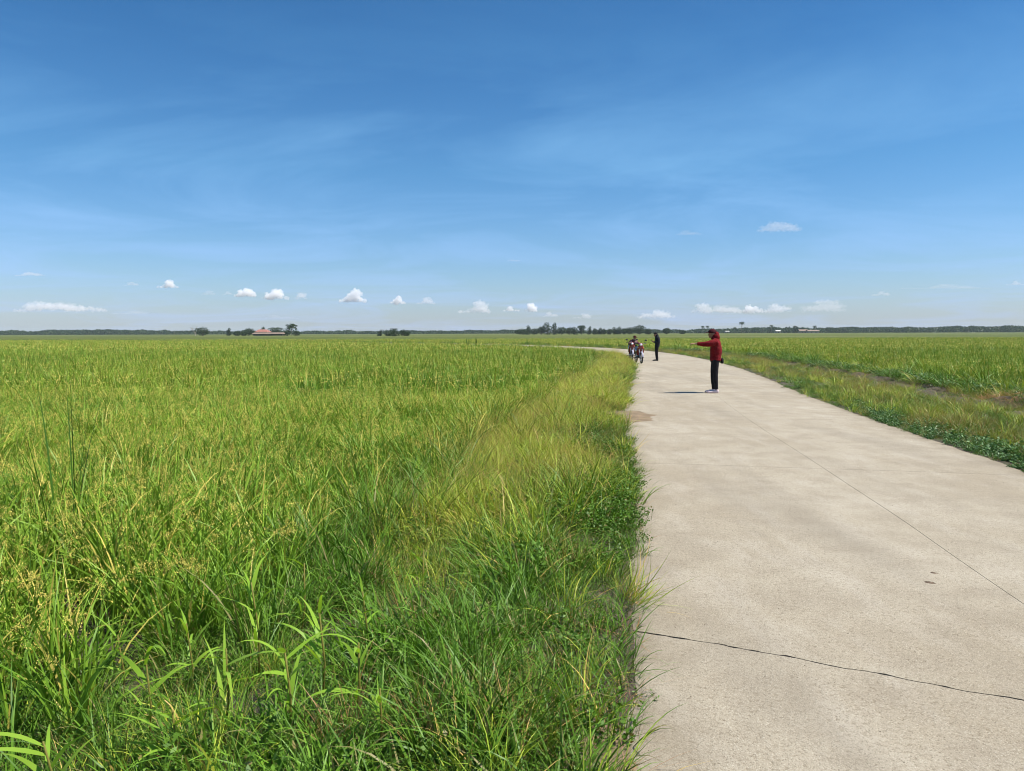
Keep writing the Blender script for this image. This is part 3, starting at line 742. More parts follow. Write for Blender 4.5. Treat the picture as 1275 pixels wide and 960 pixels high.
def tree(name, label, cat, px, ytop, wpx, Y, kind='round', group=None):
    """px, ytop, wpx: where the tree stands and how big it looks from the road"""
    ytop = ytop - (0.9 if kind not in ('palm', 'bare') else 0.4)
    top = AT(px, ytop, Y); base = Vector((top.x, Y, TZ)); h = top.z - TZ; w_ = wpx / F0 * Y
    root = tag(empty(name, base), label, cat, group)
    bm = bmesh.new()
    if kind == 'palm':
        n_ = 30; r0 = max(0.17, Y / 958 * 0.30)
        limb(bm, (0, 0, 0), (0.05 * h, 0, h * 0.86), r0 * 1.3, r0 * 0.8)
        bm_obj('trunk', bm, M['bark'], root)
        outs = []; c0 = np.array([0.05 * h, 0, h * 0.86])
        fl = w_ / 2 * 1.3
        for i in range(n_):
            az = i * 2.4 + tr_rng.uniform(-0.2, 0.2); th = tr_rng.uniform(0.1, 1.5); p_ = c0.copy(); P = []; D = []
            for j in range(12):
                d_ = np.array([math.sin(th) * math.cos(az), math.sin(th) * math.sin(az), math.cos(th)])
                p_ = p_ + d_ * fl / 12; th += 0.13
                for s_ in (-1, 1):
                    sd_ = np.array([-math.sin(az), math.cos(az), 0]) * s_ + d_ * 0.5 + np.array([0, 0, -0.5]); P.append(p_.copy()); D.append(sd_)
            outs.append(diamonds(tr_rng, np.array(P), np.array(D), fl * 0.26, fl * 0.10, tr_rng.uniform(0, 1, len(P)), 0.0))
        v, q, a_ = merge(outs); link('crown', np_mesh('crown', v, q, a_), root, [M['crown']])
        return root
    if kind == 'bare':
        def br(p_, d_, L, r_, dep):
            e_ = p_ + d_ * L; limb(bm, p_, e_, r_, r_ * 0.62, 5)
            if dep == 0: return
            for i in range(3 if dep > 1 else 2):
                nd = (d_ + Vector(tr_rng.normal(0, 0.55, 3)) * 0.9 + Vector((-0.12, 0, 0.05))).normalized()
                br(e_, nd, L * tr_rng.uniform(0.6, 0.8), r_ * 0.6, dep - 1)
        br(Vector((0, 0, 0)), Vector((-0.1, 0, 1)).normalized(), h * 0.33, 0.22, 4)
        bm_obj('trunk', bm, M['palebark'], root)
        v, q, a_ = crown_mesh(tr_rng, [(-0.1 * w_, 0, h * 0.80, w_ * 0.35, w_ * 0.3, h * 0.16), (0.2 * w_, 0, h * 0.6, w_ * 0.25, w_ * 0.3, h * 0.10)], 0.22, 90)
        link('crown', np_mesh('crown', v, q, a_), root, [M['crown']])
        return root
    th_ = h * (0.35 if kind != 'bush' else 0.12)
    limb(bm, (0, 0, 0), (0, 0, th_), 0.05 * h ** 0.9 + 0.05, 0.035 * h)
    for i in range(5):
        az = i * 1.26 + tr_rng.uniform(0, 0.5)
        limb(bm, (0, 0, th_ * 0.95), (math.cos(az) * w_ * 0.28, math.sin(az) * w_ * 0.28, h * tr_rng.uniform(0.55, 0.75)), 0.03 * h, 0.008 * h, 5)
    bm_obj('trunk', bm, M['bark'], root)
    lobes = []
    if kind in ('round', 'bush'):
        zc_ = h * 0.54; rz_ = h * 0.45; w_ = w_ * 1.12
        lobes.append((0, 0, zc_, w_ * 0.36, w_ * 0.34, rz_ * 0.95))
        for i in range(7):
            az = i * 0.9 + tr_rng.uniform(0, 0.6); rr_ = w_ * 0.24
            lobes.append((math.cos(az) * rr_, math.sin(az) * rr_, zc_ + tr_rng.uniform(-0.35, 0.3) * rz_, w_ * 0.24, w_ * 0.22, rz_ * 0.55))
    elif kind == 'tall':
        for i in range(6):
            f = i / 5
            lobes.append((tr_rng.uniform(-0.25, 0.25) * w_, tr_rng.uniform(-0.2, 0.2) * w_, h * (0.24 + 0.66 * f), w_ * (0.50 - 0.20 * f), w_ * (0.46 - 0.2 * f), h * 0.17))
    elif kind == 'flat':
        for i in range(6):
            az = i * 1.05; lobes.append((math.cos(az) * w_ * 0.28, math.sin(az) * w_ * 0.28, h * 0.82, w_ * 0.28, w_ * 0.26, h * 0.16)); lobes.append((math.cos(az) * w_ * 0.2, math.sin(az) * w_ * 0.2, h * 0.45, w_ * 0.26, w_ * 0.24, h * 0.24))
        lobes.append((0, 0, h * 0.84, w_ * 0.3, w_ * 0.3, h * 0.16))
    cnt = int(min(2600, 420 + 22 * w_ * h))
    v, q, a_ = crown_mesh(tr_rng, lobes, max(0.28, Y / 958 * 0.9), cnt)
    link('crown', np_mesh('crown', v, q, a_), root, [M['crown']])
    return root
T = [
 ('bare_tree', 'thin leafless pale tree leaning left beside the lone round tree', 'tree', 243, 404.5, 15, 430, 'bare', None),
 ('round_tree', 'lone round dark green tree beside the leafless pale tree', 'tree', 252, 407.6, 17, 425, 'round', None),
 ('narrow_tree', 'tiny narrow upright tree alone between the round tree and the farmstead', 'tree', 285, 410.2, 4.5, 470, 'tall', None),
 ('bush', 'low round bush at the left end of the farmstead trees', 'bush', 295, 413.3, 9, 455, 'bush', 'trees around the farmstead'),
 ('broad_tree', 'broad dark tree directly left of the farmhouse roof', 'tree', 310, 408.9, 15, 452, 'round', 'trees around the farmstead'),
 ('bush', 'low dark bush tucked under the broad tree left of the farmhouse', 'bush', 303, 413, 8, 448, 'bush', 'trees around the farmstead'),
 ('broad_tree', 'flat-topped dark tree rising behind the right half of the long farm shed', 'tree', 343, 408.8, 19, 475, 'flat', 'trees around the farmstead'),
 ('small_tree', 'small tree poking up behind the farmhouse roof', 'tree', 327, 408.6, 6, 478, 'tall', 'trees around the farmstead'),
 ('coconut_palm', 'bushy palm at the right end of the farmstead', 'palm', 362, 406.0, 12, 455, 'palm', 'trees around the farmstead'),
 ('bush', 'leafy bush below the palm at the right end of the farmstead', 'bush', 357, 411.5, 10, 450, 'bush', 'trees around the farmstead'),
 ('bush', 'leafy bush right of the palm, last of the farmstead trees', 'bush', 369, 412.5, 8, 452, 'bush', 'trees around the farmstead'),
 ('small_tree', 'small dark tree at the left end of the low thicket in mid field', 'tree', 473, 411.8, 5, 330, 'tall', 'thicket in the middle of the left plain'),
 ('bush', 'low bush second from the left in the mid-field thicket', 'bush', 483, 412.3, 8, 335, 'bush', 'thicket in the middle of the left plain'),
 ('flat_tree', 'square-topped tree in the centre of the mid-field thicket', 'tree', 490, 409.8, 9, 330, 'flat', 'thicket in the middle of the left plain'),
 ('bush', 'dense low bush under the square-topped tree of the thicket', 'bush', 491, 413.0, 14, 326, 'bush', 'thicket in the middle of the left plain'),
 ('small_tree', 'loose pale tree at the right end of the mid-field thicket', 'tree', 502, 410.6, 9, 332, 'round', 'thicket in the middle of the left plain'),
 ('bush', 'low bush right of the loose pale tree, last of the thicket', 'bush', 507, 413.0, 7, 334, 'bush', 'thicket in the middle of the left plain'),
 ('broad_tree', 'low wide dark tree at the left end of the big grove', 'tree', 650, 409.8, 17, 520, 'round', 'big grove beyond the road bend'),
 ('tall_tree', 'slim tree just right of the low wide tree in the big grove', 'tree', 658, 407.0, 7, 525, 'tall', 'big grove beyond the road bend'),
 ('broad_tree', 'dark rounded tree third from the left in the big grove', 'tree', 666, 409.2, 11, 518, 'round', 'big grove beyond the road bend'),
 ('broad_tree', 'leafy tree stepping up towards the highest tree of the big grove', 'tree', 674, 406.5, 11, 522, 'round', 'big grove beyond the road bend'),
 ('tall_tree', 'highest double-topped tree of the big grove, left of the pointed one', 'tree', 682, 403.6, 11, 520, 'tall', 'big grove beyond the road bend'),
 ('tall_tree', 'pointed tall tree of the big grove with a gap on its right', 'tree', 690, 403.6, 7, 524, 'tall', 'big grove beyond the road bend'),
 ('broad_tree', 'rounded tree right of the gap in the big grove', 'tree', 699, 407.5, 14, 520, 'round', 'big grove beyond the road bend'),
 ('broad_tree', 'leafy tree third from the right in the big grove', 'tree', 709, 407.8, 11, 522, 'round', 'big grove beyond the road bend'),
 ('small_tree', 'narrow tree second from the right in the big grove', 'tree', 716, 408.6, 7, 518, 'tall', 'big grove beyond the road bend'),
 ('flat_tree', 'flat-topped tree closing the right end of the big grove', 'tree', 724, 406.2, 10, 521, 'flat', 'big grove beyond the road bend'),
 ('small_tree', 'first thin tree of the loose row right of the big grove', 'tree', 734, 408.4, 4, 530, 'tall', 'loose row of small trees'),
 ('small_tree', 'second small tree of the loose row right of the big grove', 'tree', 741, 410.4, 5.5, 530, 'tall', 'loose row of small trees'),
 ('small_tree', 'third small tree of the loose row, close to the second', 'tree', 747, 409.8, 5.5, 532, 'tall', 'loose row of small trees'),
 ('small_tree', 'middle small tree of the loose row, wider than its neighbours', 'tree', 752, 410.0, 6.5, 528, 'round', 'loose row of small trees'),
 ('small_tree', 'small round tree right of the middle of the loose row', 'tree', 759, 410.0, 6, 530, 'round', 'loose row of small trees'),
 ('small_tree', 'third small tree from the right end of the loose row', 'tree', 765.5, 409.2, 5.5, 531, 'tall', 'loose row of small trees'),
 ('small_tree', 'second small tree from the right end of the loose row', 'tree', 771.5, 408.4, 6, 529, 'tall', 'loose row of small trees'),
 ('small_tree', 'last tree of the loose row, next to the clump behind the riders', 'tree', 777, 408.8, 6, 530, 'round', 'loose row of small trees'),
 ('broad_tree', 'left dark tree of the clump behind the motorcycle rider', 'tree', 784, 407.6, 14, 500, 'round', 'clump behind the motorcycle rider'),
 ('broad_tree', 'tallest rounded tree of the clump behind the motorcycle rider', 'tree', 796, 405.0, 17, 505, 'round', 'clump behind the motorcycle rider'),
 ('small_tree', 'short tree at the right end of the clump behind the rider', 'tree', 807.5, 409.6, 8, 500, 'round', 'clump behind the motorcycle rider'),
 ('small_tree', 'small lone tree just right of the standing man in black', 'tree', 830, 408.6, 11, 560, 'round', None),
 ('bush', 'tiny bush between the lone tree and the man in red', 'bush', 850, 411.8, 8, 600, 'bush', None),
 ('palm', 'tallest palm standing high above the treeline right of the man in red', 'palm', 923, 401.0, 5.5, 900, 'palm', 'palms above the right treeline'),
 ('palm', 'left one of the pair of palms behind the man in red', 'palm', 874.5, 406.2, 3.6, 900, 'palm', 'palms above the right treeline'),
 ('palm', 'right one of the pair of palms behind the man in red', 'palm', 880.5, 406.0, 3.6, 905, 'palm', 'palms above the right treeline'),
 ('palm', 'short palm between the man in red and the tallest palm', 'palm', 914.5, 407.8, 3.6, 900, 'palm', 'palms above the right treeline'),
 ('palm', 'lone palm rising midway between the tallest palm and the village roofs', 'palm', 960, 405.0, 3.8, 920, 'palm', 'palms above the right treeline'),
 ('palm', 'palm rising above the village roofs right of the man in red', 'palm', 1014, 406.0, 4.2, 920, 'palm', 'palms above the right treeline'),
 ('small_tree', 'dark upright tree left of the village roofs', 'tree', 991, 407.4, 6, 880, 'tall', None),
 ('small_tree', 'dark bushy tree touching the left end of the village roofs', 'tree', 999, 408.2, 7, 880, 'round', None),
]
for t_ in T: tree(*t_)

# distant treeline: a belt of crowns a kilometre or more away that reads as one mass
def treeline(label, spans, Y0, seed):
    rng = np.random.default_rng(seed); outs = []
    for (pa, pb, ta_, tb_) in spans:
        k = int(abs(pb - pa) * 1.25)
        for i in range(k):
            f = rng.uniform(0, 1); px = pa + (pb - pa) * f; Y = Y0 * rng.uniform(0.93, 1.15)
            yt = ta_ + (tb_ - ta_) * f - 0.9 + abs(rng.normal(0, 0.7)) + 3.2 * (fnoise(px, 0, seed, 0.10, 3) - 0.42)
            tp = AT(px, yt, Y); h = max(3.0, tp.z - TZ); w_ = rng.uniform(7, 17) * Y0 / 1100
            x_ = tp.x
            outs.append(crown_mesh(rng, [(x_, Y, TZ + h * 0.66, w_ * 0.5, w_ * 0.5, h * 0.34), (x_ + rng.uniform(-4, 4), Y + 2, TZ + h * 0.34, w_ * 0.62, w_ * 0.5, h * 0.34)], 1.9, 150))
    v, q, a_ = merge(outs)
    o_ = link('distant_treeline', np_mesh('distant_treeline', v, q, a_), None, [M['crown']])
    tag(o_, label, kind='stuff'); o_['category'] = 'trees'
treeline('low dark belt of trees along the horizon left of the road', [(-330, 0, 413.2, 413.4), (0, 60, 413.4, 412.6), (60, 180, 412.0, 411.6), (180, 420, 412.8, 413.4), (420, 660, 413.2, 412.2), (60, 120, 411.8, 411.6), (105, 180, 411.8, 412.2)], 1150, 5)
treeline('low dark belt of trees along the horizon right of the road', [(700, 870, 412.6, 411.8), (860, 930, 410.8, 410.2), (925, 960, 410.2, 408.6), (950, 990, 407.8, 409.8), (990, 1040, 410.4, 409.2), (1030, 1150, 408.3, 408.8), (1150, 1275, 407.8, 406.4), (1275, 1620, 406.4, 407.4), (1030, 1275, 408.8, 408.0)], 1050, 6)

# far houses
M['roofred'] = simple('faded_red_roof', (0.32, 0.135, 0.10), 0.6, var=0.15, scale=1.2)
M['rooftan'] = simple('rusty_tan_roof', (0.27, 0.19, 0.14), 0.6, var=0.15, scale=1.0)
M['roofpale'] = simple('pale_sheet_roof', (0.62, 0.60, 0.56), 0.5, var=0.08, scale=1.0)
M['plaster'] = simple('plaster', (0.36, 0.28, 0.22), 0.85, var=0.1, scale=2)
M['darkwood'] = simple('dark_timber', (0.07, 0.05, 0.04), 0.8, var=0.2, scale=3)
def boxm(bm, x0, x1, y0, y1, z0, z1):
    vs = [bm.verts.new(p_) for p_ in ((x0, y0, z0), (x1, y0, z0), (x1, y1, z0), (x0, y1, z0), (x0, y0, z1), (x1, y0, z1), (x1, y1, z1), (x0, y1, z1))]
    for f in ((0, 3, 2, 1), (4, 5, 6, 7), (0, 1, 5, 4), (1, 2, 6, 5), (2, 3, 7, 6), (3, 0, 4, 7)):
        bm.faces.new([vs[i] for i in f])
def gable(bm, x0, x1, y0, y1, z0, zr, ov=0.5, hip=0.0, th=0.12):
    for dz, rv in ((0, False), (-th, True)):
        A = [bm.verts.new(p_) for p_ in ((x0 - ov, y0 - ov, z0 + dz), (x1 + ov, y0 - ov, z0 + dz), (x1 + ov, y1 + ov, z0 + dz), (x0 - ov, y1 + ov, z0 + dz), (x0 - ov + hip, (y0 + y1) / 2, zr + dz), (x1 + ov - hip, (y0 + y1) / 2, zr + dz))]
        bm.faces.new((A[0], A[1], A[5], A[4])); bm.faces.new((A[2], A[3], A[4], A[5])); bm.faces.new((A[1], A[2], A[5])); bm.faces.new((A[3], A[0], A[4]))
def house(name, label, px0, px1, ytop, yeave, Y, wall, roof, openings, hip=0.0, dep=7):
    a_, b_ = AT(px0, ytop, Y), AT(px1, ytop, Y); e_ = AT((px0 + px1) / 2, yeave, Y); w_ = b_.x - a_.x
    root = tag(empty(name, ((a_.x + b_.x) / 2, Y, TZ)), label, 'house'); hz, he = (a_.z + b_.z) / 2 - TZ, e_.z - TZ
    bm = bmesh.new(); boxm(bm, -w_ / 2, w_ / 2, 0, dep, 0, he - 0.02); bm_obj('wall', bm, wall, root, False)
    bm = bmesh.new(); gable(bm, -w_ / 2, w_ / 2, 0, dep, he + 0.14, hz, 0.6, hip); bm_obj('roof', bm, roof, root, False)
    for (f, ww_, z0, z1, nm) in openings:
        bm = bmesh.new(); boxm(bm, -w_ / 2 + f * w_ - ww_ / 2, -w_ / 2 + f * w_ + ww_ / 2, -0.06, 0.04, z0, z1); bm_obj(nm, bm, M['darkwood'], root, False)
    return root
house('farmhouse', 'farmhouse with faded pinkish red roof among the farmstead trees', 318, 332, 410.2, 413.5, 456, M['plaster'], M['roofred'], [(0.25, 1.1, 1.0, 2.0, 'window'), (0.55, 0.9, 0.0, 2.0, 'door'), (0.8, 1.1, 1.0, 2.0, 'window')], 1.5)
house('farm_shed', 'long low farm shed with tan roof in front of the farmhouse', 315, 351, 414.0, 415.8, 444, M['darkwood'], M['rooftan'], [(0.2, 1.2, 0.2, 1.2, 'window'), (0.5, 1.2, 0.0, 1.4, 'door'), (0.8, 1.2, 0.2, 1.2, 'window')], 0.4, 6)
house('village_house', 'village house with tan roof right of the dark upright tree', 996, 1006, 410.2, 412.0, 860, M['plaster'], M['rooftan'], [(0.3, 1.2, 1, 2.1, 'window'), (0.7, 1.0, 0, 2.1, 'door')])
house('village_house', 'long low village house under the palm, with pale tan roof', 1006.5, 1020, 410.8, 412.2, 850, M['plaster'], M['rooftan'], [(0.3, 1.2, 1, 2.1, 'window'), (0.7, 1.0, 0, 2.1, 'door')])
house('village_house', 'tiny house with bright pale roof midway along the right treeline', 967, 972, 411.0, 412.4, 870, M['plaster'], M['roofpale'], [(0.5, 1.0, 0, 1.9, 'door')])
house('village_house', 'tiny pale-roofed hut just right of the man in red', 904, 908, 412.0, 412.9, 840, M['plaster'], M['roofpale'], [(0.5, 1.0, 0, 1.6, 'door')])

# ------------------------------------------------------------------ clouds: small real volumes several kilometres away
def volmat(name, dens, col=(1, 1, 1)):
    m_, n_, l_ = mat_new(name)
    v_ = N(n_, 'ShaderNodeVolumePrincipled'); v_.inputs['Color'].default_value = (*col, 1); v_.inputs['Density'].default_value = dens; v_.inputs['Anisotropy'].default_value = 0.0
    o_ = N(n_, 'ShaderNodeOutputMaterial'); l_.new(v_.outputs[0], o_.inputs['Volume'])
    return m_
CM = {'puff': volmat('cloud_puff', 0.028), 'soft': volmat('cloud_soft', 0.010), 'wisp': volmat('cloud_wisp', 0.0038)}
cl_rng = np.random.default_rng(3)
ico = bmesh.new(); bmesh.ops.create_icosphere(ico, subdivisions=2, radius=1.0); ico.verts.ensure_lookup_table()
ICV = np.array([v.co[:] for v in ico.verts]); ICF = np.array([[v.index for v in f.verts] for f in ico.faces]); ico.free()
def cloud(label, px, py, w, h, kind='puff', Y=6000, towers=None):
    c0 = AT(px, py, Y); W_ = 1.0 * w / F0 * Y; H_ = 0.95 * h / F0 * Y
    root_loc = Vector((c0.x, Y, c0.z - H_ / 2))
    balls = []
    n_ = int(8 + W_ / H_ * 8)
    tw = towers or [(0.45 + cl_rng.uniform(-0.15, 0.15), 1.0), (0.7, 0.65)]
    for i in range(n_):
        u = cl_rng.uniform(0.04, 0.96)
        env = max(0.22 * math.sin(math.pi * u), max(t1 * math.exp(-((u - t0) / 0.16) ** 2) for t0, t1 in tw))
        top = env * H_; r_ = max(0.12 * H_, min(0.30 * H_, top * 0.5)) * cl_rng.uniform(0.7, 1.1)
        z = cl_rng.uniform(r_ * 0.5, max(r_ * 0.55, top - r_))
        balls.append(((u - 0.5) * W_, cl_rng.uniform(-0.25, 0.25) * H_ * 1.5, z, r_))
        balls.append(((u - 0.5) * W_ + cl_rng.uniform(-1, 1) * r_, cl_rng.uniform(-0.3, 0.3) * H_, z + cl_rng.uniform(-0.3, 0.7) * r_, r_ * 0.6))
    Vs = []; Fs = []
    for k, (x_, y_, z_, r_) in enumerate(balls):
        sx = 1.0 if kind == 'puff' else (1.8 if kind == 'soft' else 3.5)
        V_ = ICV * np.array([r_ * sx, r_ * (1.0 if kind == 'puff' else 1.4), r_ * (0.92 if kind == 'puff' else 0.6)]) + np.array([x_, y_, z_])
        Vs.append(V_); Fs.append(ICF + k * len(ICV))
    V_ = np.concatenate(Vs); V_[:, 2] = np.maximum(V_[:, 2], 0.03 * H_ * np.sin(V_[:, 0] / H_ * 3) - 0.02 * H_)
    me_ = np_mesh('cloud', V_, np.zeros((0, 4)), tris=np.concatenate(Fs))
    o_ = link('cloud', me_); o_.location = root_loc
    md = o_.modifiers.new('r', 'REMESH'); md.mode = 'VOXEL'; md.voxel_size = H_ / 26
    tx = bpy.data.textures.new('cl', 'CLOUDS'); tx.noise_scale = H_ * 0.22; tx.noise_depth = 5
    dm = o_.modifiers.new('d', 'DISPLACE'); dm.texture = tx; dm.strength = H_ * (0.42 if kind == 'puff' else 0.50); dm.mid_level = 0.5; dm.texture_coords = 'LOCAL'
    dg = bpy.context.evaluated_depsgraph_get(); ev = o_.evaluated_get(dg)
    mm = bpy.data.meshes.new_from_object(ev); o_.modifiers.clear(); o_.data = mm; mm.name = 'cloud'
    mm.materials.clear(); mm.materials.append(CM[kind])
    tag(o_, label, 'cloud', 'small clouds low over the plain')
CL = [
 ('small bright puffy cloud alone, high over the left plain', 209, 352, 24, 13, 'puff', [(0.55, 1.0)]),
 ('faint little cloud left of the small bright puffy one', 164, 352.5, 20, 6, 'soft', None),
 ('faint flat cloud highest at the far left', 37, 340, 40, 7, 'soft', None),
 ('long low broken cloud bank over the far left treeline', 76, 379, 118, 18, 'soft', [(0.3, 1.0), (0.45, 0.8), (0.62, 0.6), (0.8, 0.4)]),
 ('faint flat tail right of the long low cloud bank', 166, 388, 56, 6, 'wisp', None),
 ('pale smudge of cloud left of the farmstead clouds', 259, 364, 15, 7, 'wisp', None),
 ('small flat cloud touching the left side of the bright heaped cloud', 283, 364.5, 15, 5, 'soft', None),
 ('bright heaped cloud over the farmstead, left of the broader one', 305, 361, 28, 17, 'puff', [(0.42, 0.8), (0.68, 1.0)]),
 ('bright broad cloud over the farmstead, right of the heaped one', 341, 364, 36, 17, 'puff', [(0.62, 1.0), (0.4, 0.7)]),
 ('small round cloud right of the two bright farmstead clouds', 375.5, 367, 16, 11, 'soft', [(0.5, 1.0)]),
 ('long faint streak of cloud low over the farmstead', 345, 394, 56, 6, 'wisp', None),
 ('bright cloud with a flat tail on its left, right of the farmstead', 436, 367, 34, 18, 'puff', [(0.72, 1.0), (0.5, 0.75)]),
 ('bright compact cloud between the tailed cloud and the thin one', 495.5, 371, 18, 15, 'puff', [(0.5, 1.0)]),
 ('thin broken cloud right of the bright compact one', 530, 373, 22, 11, 'soft', [(0.6, 1.0)]),
 ('ragged cloud with a narrow tower in the middle of the sky', 592, 381, 42, 17, 'soft', [(0.62, 1.0), (0.3, 0.4)]),
 ('low white cloud left of the tall narrow puff above the grove', 637, 383, 20, 9, 'puff', [(0.4, 1.0)]),
 ('tall narrow white puff left of the big grove', 662, 380, 16, 16, 'puff', [(0.5, 1.0)]),
 ('low faint cloud directly above the big grove', 686, 391, 20, 7, 'soft', None),
 ('low cloud with a small tower at its right, above the grove end', 724, 392, 24, 9, 'soft', [(0.75, 1.0)]),
 ('soft white cloud above the motorcycle rider', 817, 388, 46, 16, 'soft', [(0.6, 1.0), (0.3, 0.6)]),
 ('wide lumpy cloud directly above the man in red', 892, 382, 60, 16, 'soft', [(0.2, 1.0), (0.6, 0.7), (0.85, 0.6)]),
 ('tallest white puff in the cloud row right of the man in red', 938, 379, 24, 21, 'puff', [(0.4, 1.0)]),
 ('flat-topped cloud right of the tallest white puff', 968, 382, 36, 15, 'soft', [(0.4, 0.9), (0.7, 0.9)]),
 ('faint hazy cloud right of the flat-topped one', 1024, 379, 46, 18, 'wisp', [(0.65, 1.0), (0.3, 0.6)]),
 ('small soft cloud high over the right field', 1097, 364, 24, 8, 'soft', None),
 ('small soft cloud at the far right edge', 1264, 352, 22, 6, 'soft', None),
 ('thin bright wisp high above the right field', 970, 280, 50, 16, 'wisp', [(0.4, 1.0), (0.7, 0.8)]),
 ('small thin wisp high above the man in red', 858, 289, 34, 7, 'wisp', None),
 ('small wisp high in the middle of the sky', 640, 323, 16, 5, 'wisp', None),
 ('long thin streak of cloud low over the right field', 1175, 356, 120, 7, 'wisp', None),
]
for (lb, px, py, w, h, kd_, tw_) in CL: cloud(lb, px, py, w, h, kd_, 6000, tw_)

# ------------------------------------------------------------------ bodies: lofted tubes fused into one skin
def loft(pts, rads, seg=14, capdome=0.7, out=None, up=(0, 1, 0)):
    """pts: joint positions; rads: (across, depth) radii per joint; smoothly interpolated, domed ends"""
    pts = [Vector(p_) for p_ in pts]; rads = [(r_, r_) if isinstance(r_, (int, float)) else r_ for r_ in rads]
    # catmull-rom refine
    PP, RP = [], []
    n_ = len(pts)
    for i in range(n_ - 1):
        p0, p1, p2, p3 = pts[max(i - 1, 0)], pts[i], pts[i + 1], pts[min(i + 2, n_ - 1)]
        for j in range(4):
            t = j / 4
            PP.append(0.5 * ((2 * p1) + (p2 - p0) * t + (2 * p0 - 5 * p1 + 4 * p2 - p3) * t * t + (3 * p1 - p0 - 3 * p2 + p3) * t ** 3))
            RP.append(tuple(rads[i][k] * (1 - t) + rads[i + 1][k] * t for k in (0, 1)))
    PP.append(pts[-1]); RP.append(rads[-1])
    d0 = (PP[1] - PP[0]).normalized(); d1 = (PP[-1] - PP[-2]).normalized()
    def dome(p_, r_, d_, rev):
        o_ = []
        for a_ in (0.35, 0.7, 0.92):
            o_.append((p_ + d_ * (capdome * min(r_) * a_), (r_[0] * math.sqrt(1 - a_ * a_), r_[1] * math.sqrt(1 - a_ * a_))))
        return o_[::-1] if rev else o_
    seq = dome(PP[0], RP[0], -d0, True) + list(zip(PP, RP)) + dome(PP[-1], RP[-1], d1, False)
    V_, F_ = [], []
    u0 = Vector(up)
    for i, (p_, r_) in enumerate(seq):
        a_ = seq[max(i - 1, 0)][0]; b_ = seq[min(i + 1, len(seq) - 1)][0]; d_ = (b_ - a_).normalized()
        s_ = u0 - d_ * u0.dot(d_)
        if s_.length < 0.15:
            s_ = Vector((1, 0, 0)) - d_ * d_.x
        s_.normalize(); t_ = d_.cross(s_)
        for k in range(seg):
            a2 = 2 * math.pi * k / seg
            V_.append(p_ + s_ * (math.cos(a2) * r_[0]) + t_ * (math.sin(a2) * r_[1]))
    L = len(seq)
    for i in range(L - 1):
        for k in range(seg):
            F_.append((i * seg + k, i * seg + (k + 1) % seg, (i + 1) * seg + (k + 1) % seg, (i + 1) * seg + k))
    F_.append(tuple(range(seg))[::-1]); F_.append(tuple((L - 1) * seg + k for k in range(seg)))
    if out is not None:
        b_ = len(out[0]); out[0].extend(V_); out[1].extend([tuple(x_ + b_ for x_ in f) for f in F_])
        return out
    return [V_, F_]
def ball(out, c, r, seg=16):
    r = (r, r, r) if isinstance(r, (int, float)) else r; b_ = len(out[0]); c = Vector(c); rings = 10
    for i in range(1, rings):
        a_ = math.pi * i / rings
        for k in range(seg):
            p_ = 2 * math.pi * k / seg
            out[0].append(c + Vector((r[0] * math.sin(a_) * math.cos(p_), r[1] * math.sin(a_) * math.sin(p_), r[2] * math.cos(a_))))
    out[0].append(c + Vector((0, 0, r[2]))); out[0].append(c - Vector((0, 0, r[2]))); T_, B_ = b_ + (rings - 1) * seg, b_ + (rings - 1) * seg + 1
    for i in range(rings - 2):
        for k in range(seg):
            out[1].append((b_ + i * seg + k, b_ + (i + 1) * seg + k, b_ + (i + 1) * seg + (k + 1) % seg, b_ + i * seg + (k + 1) % seg))
    for k in range(seg):
        out[1].append((T_, b_ + k, b_ + (k + 1) % seg)); out[1].append((B_, b_ + (rings - 2) * seg + (k + 1) % seg, b_ + (rings - 2) * seg + k))
def fuse(name, out, mat, parent, voxel=0.008, smooth=4, folds=0.0):
    me_ = bpy.data.meshes.new(name); me_.from_pydata([tuple(v) for v in out[0]], [], out[1]); me_.update()
    o_ = link(name, me_)
    md = o_.modifiers.new('r', 'REMESH'); md.mode = 'VOXEL'; md.voxel_size = voxel
    sm = o_.modifiers.new('s', 'SMOOTH'); sm.factor = 0.5; sm.iterations = smooth
    if folds:
        tx = bpy.data.textures.new('folds', 'CLOUDS'); tx.noise_scale = 0.07; tx.noise_depth = 2
        dm = o_.modifiers.new('d', 'DISPLACE'); dm.texture = tx; dm.strength = folds; dm.texture_coords = 'LOCAL'
    dg = bpy.context.evaluated_depsgraph_get()
    mm = bpy.data.meshes.new_from_object(o_.evaluated_get(dg)); mm.name = name
    o_.modifiers.clear(); old = o_.data; o_.data = mm; bpy.data.meshes.remove(old)
    mm.materials.clear(); mm.materials.append(mat)
    mm.polygons.foreach_set('use_smooth', np.ones(len(mm.polygons), dtype=bool))
    if parent: o_.parent = parent
    return o_
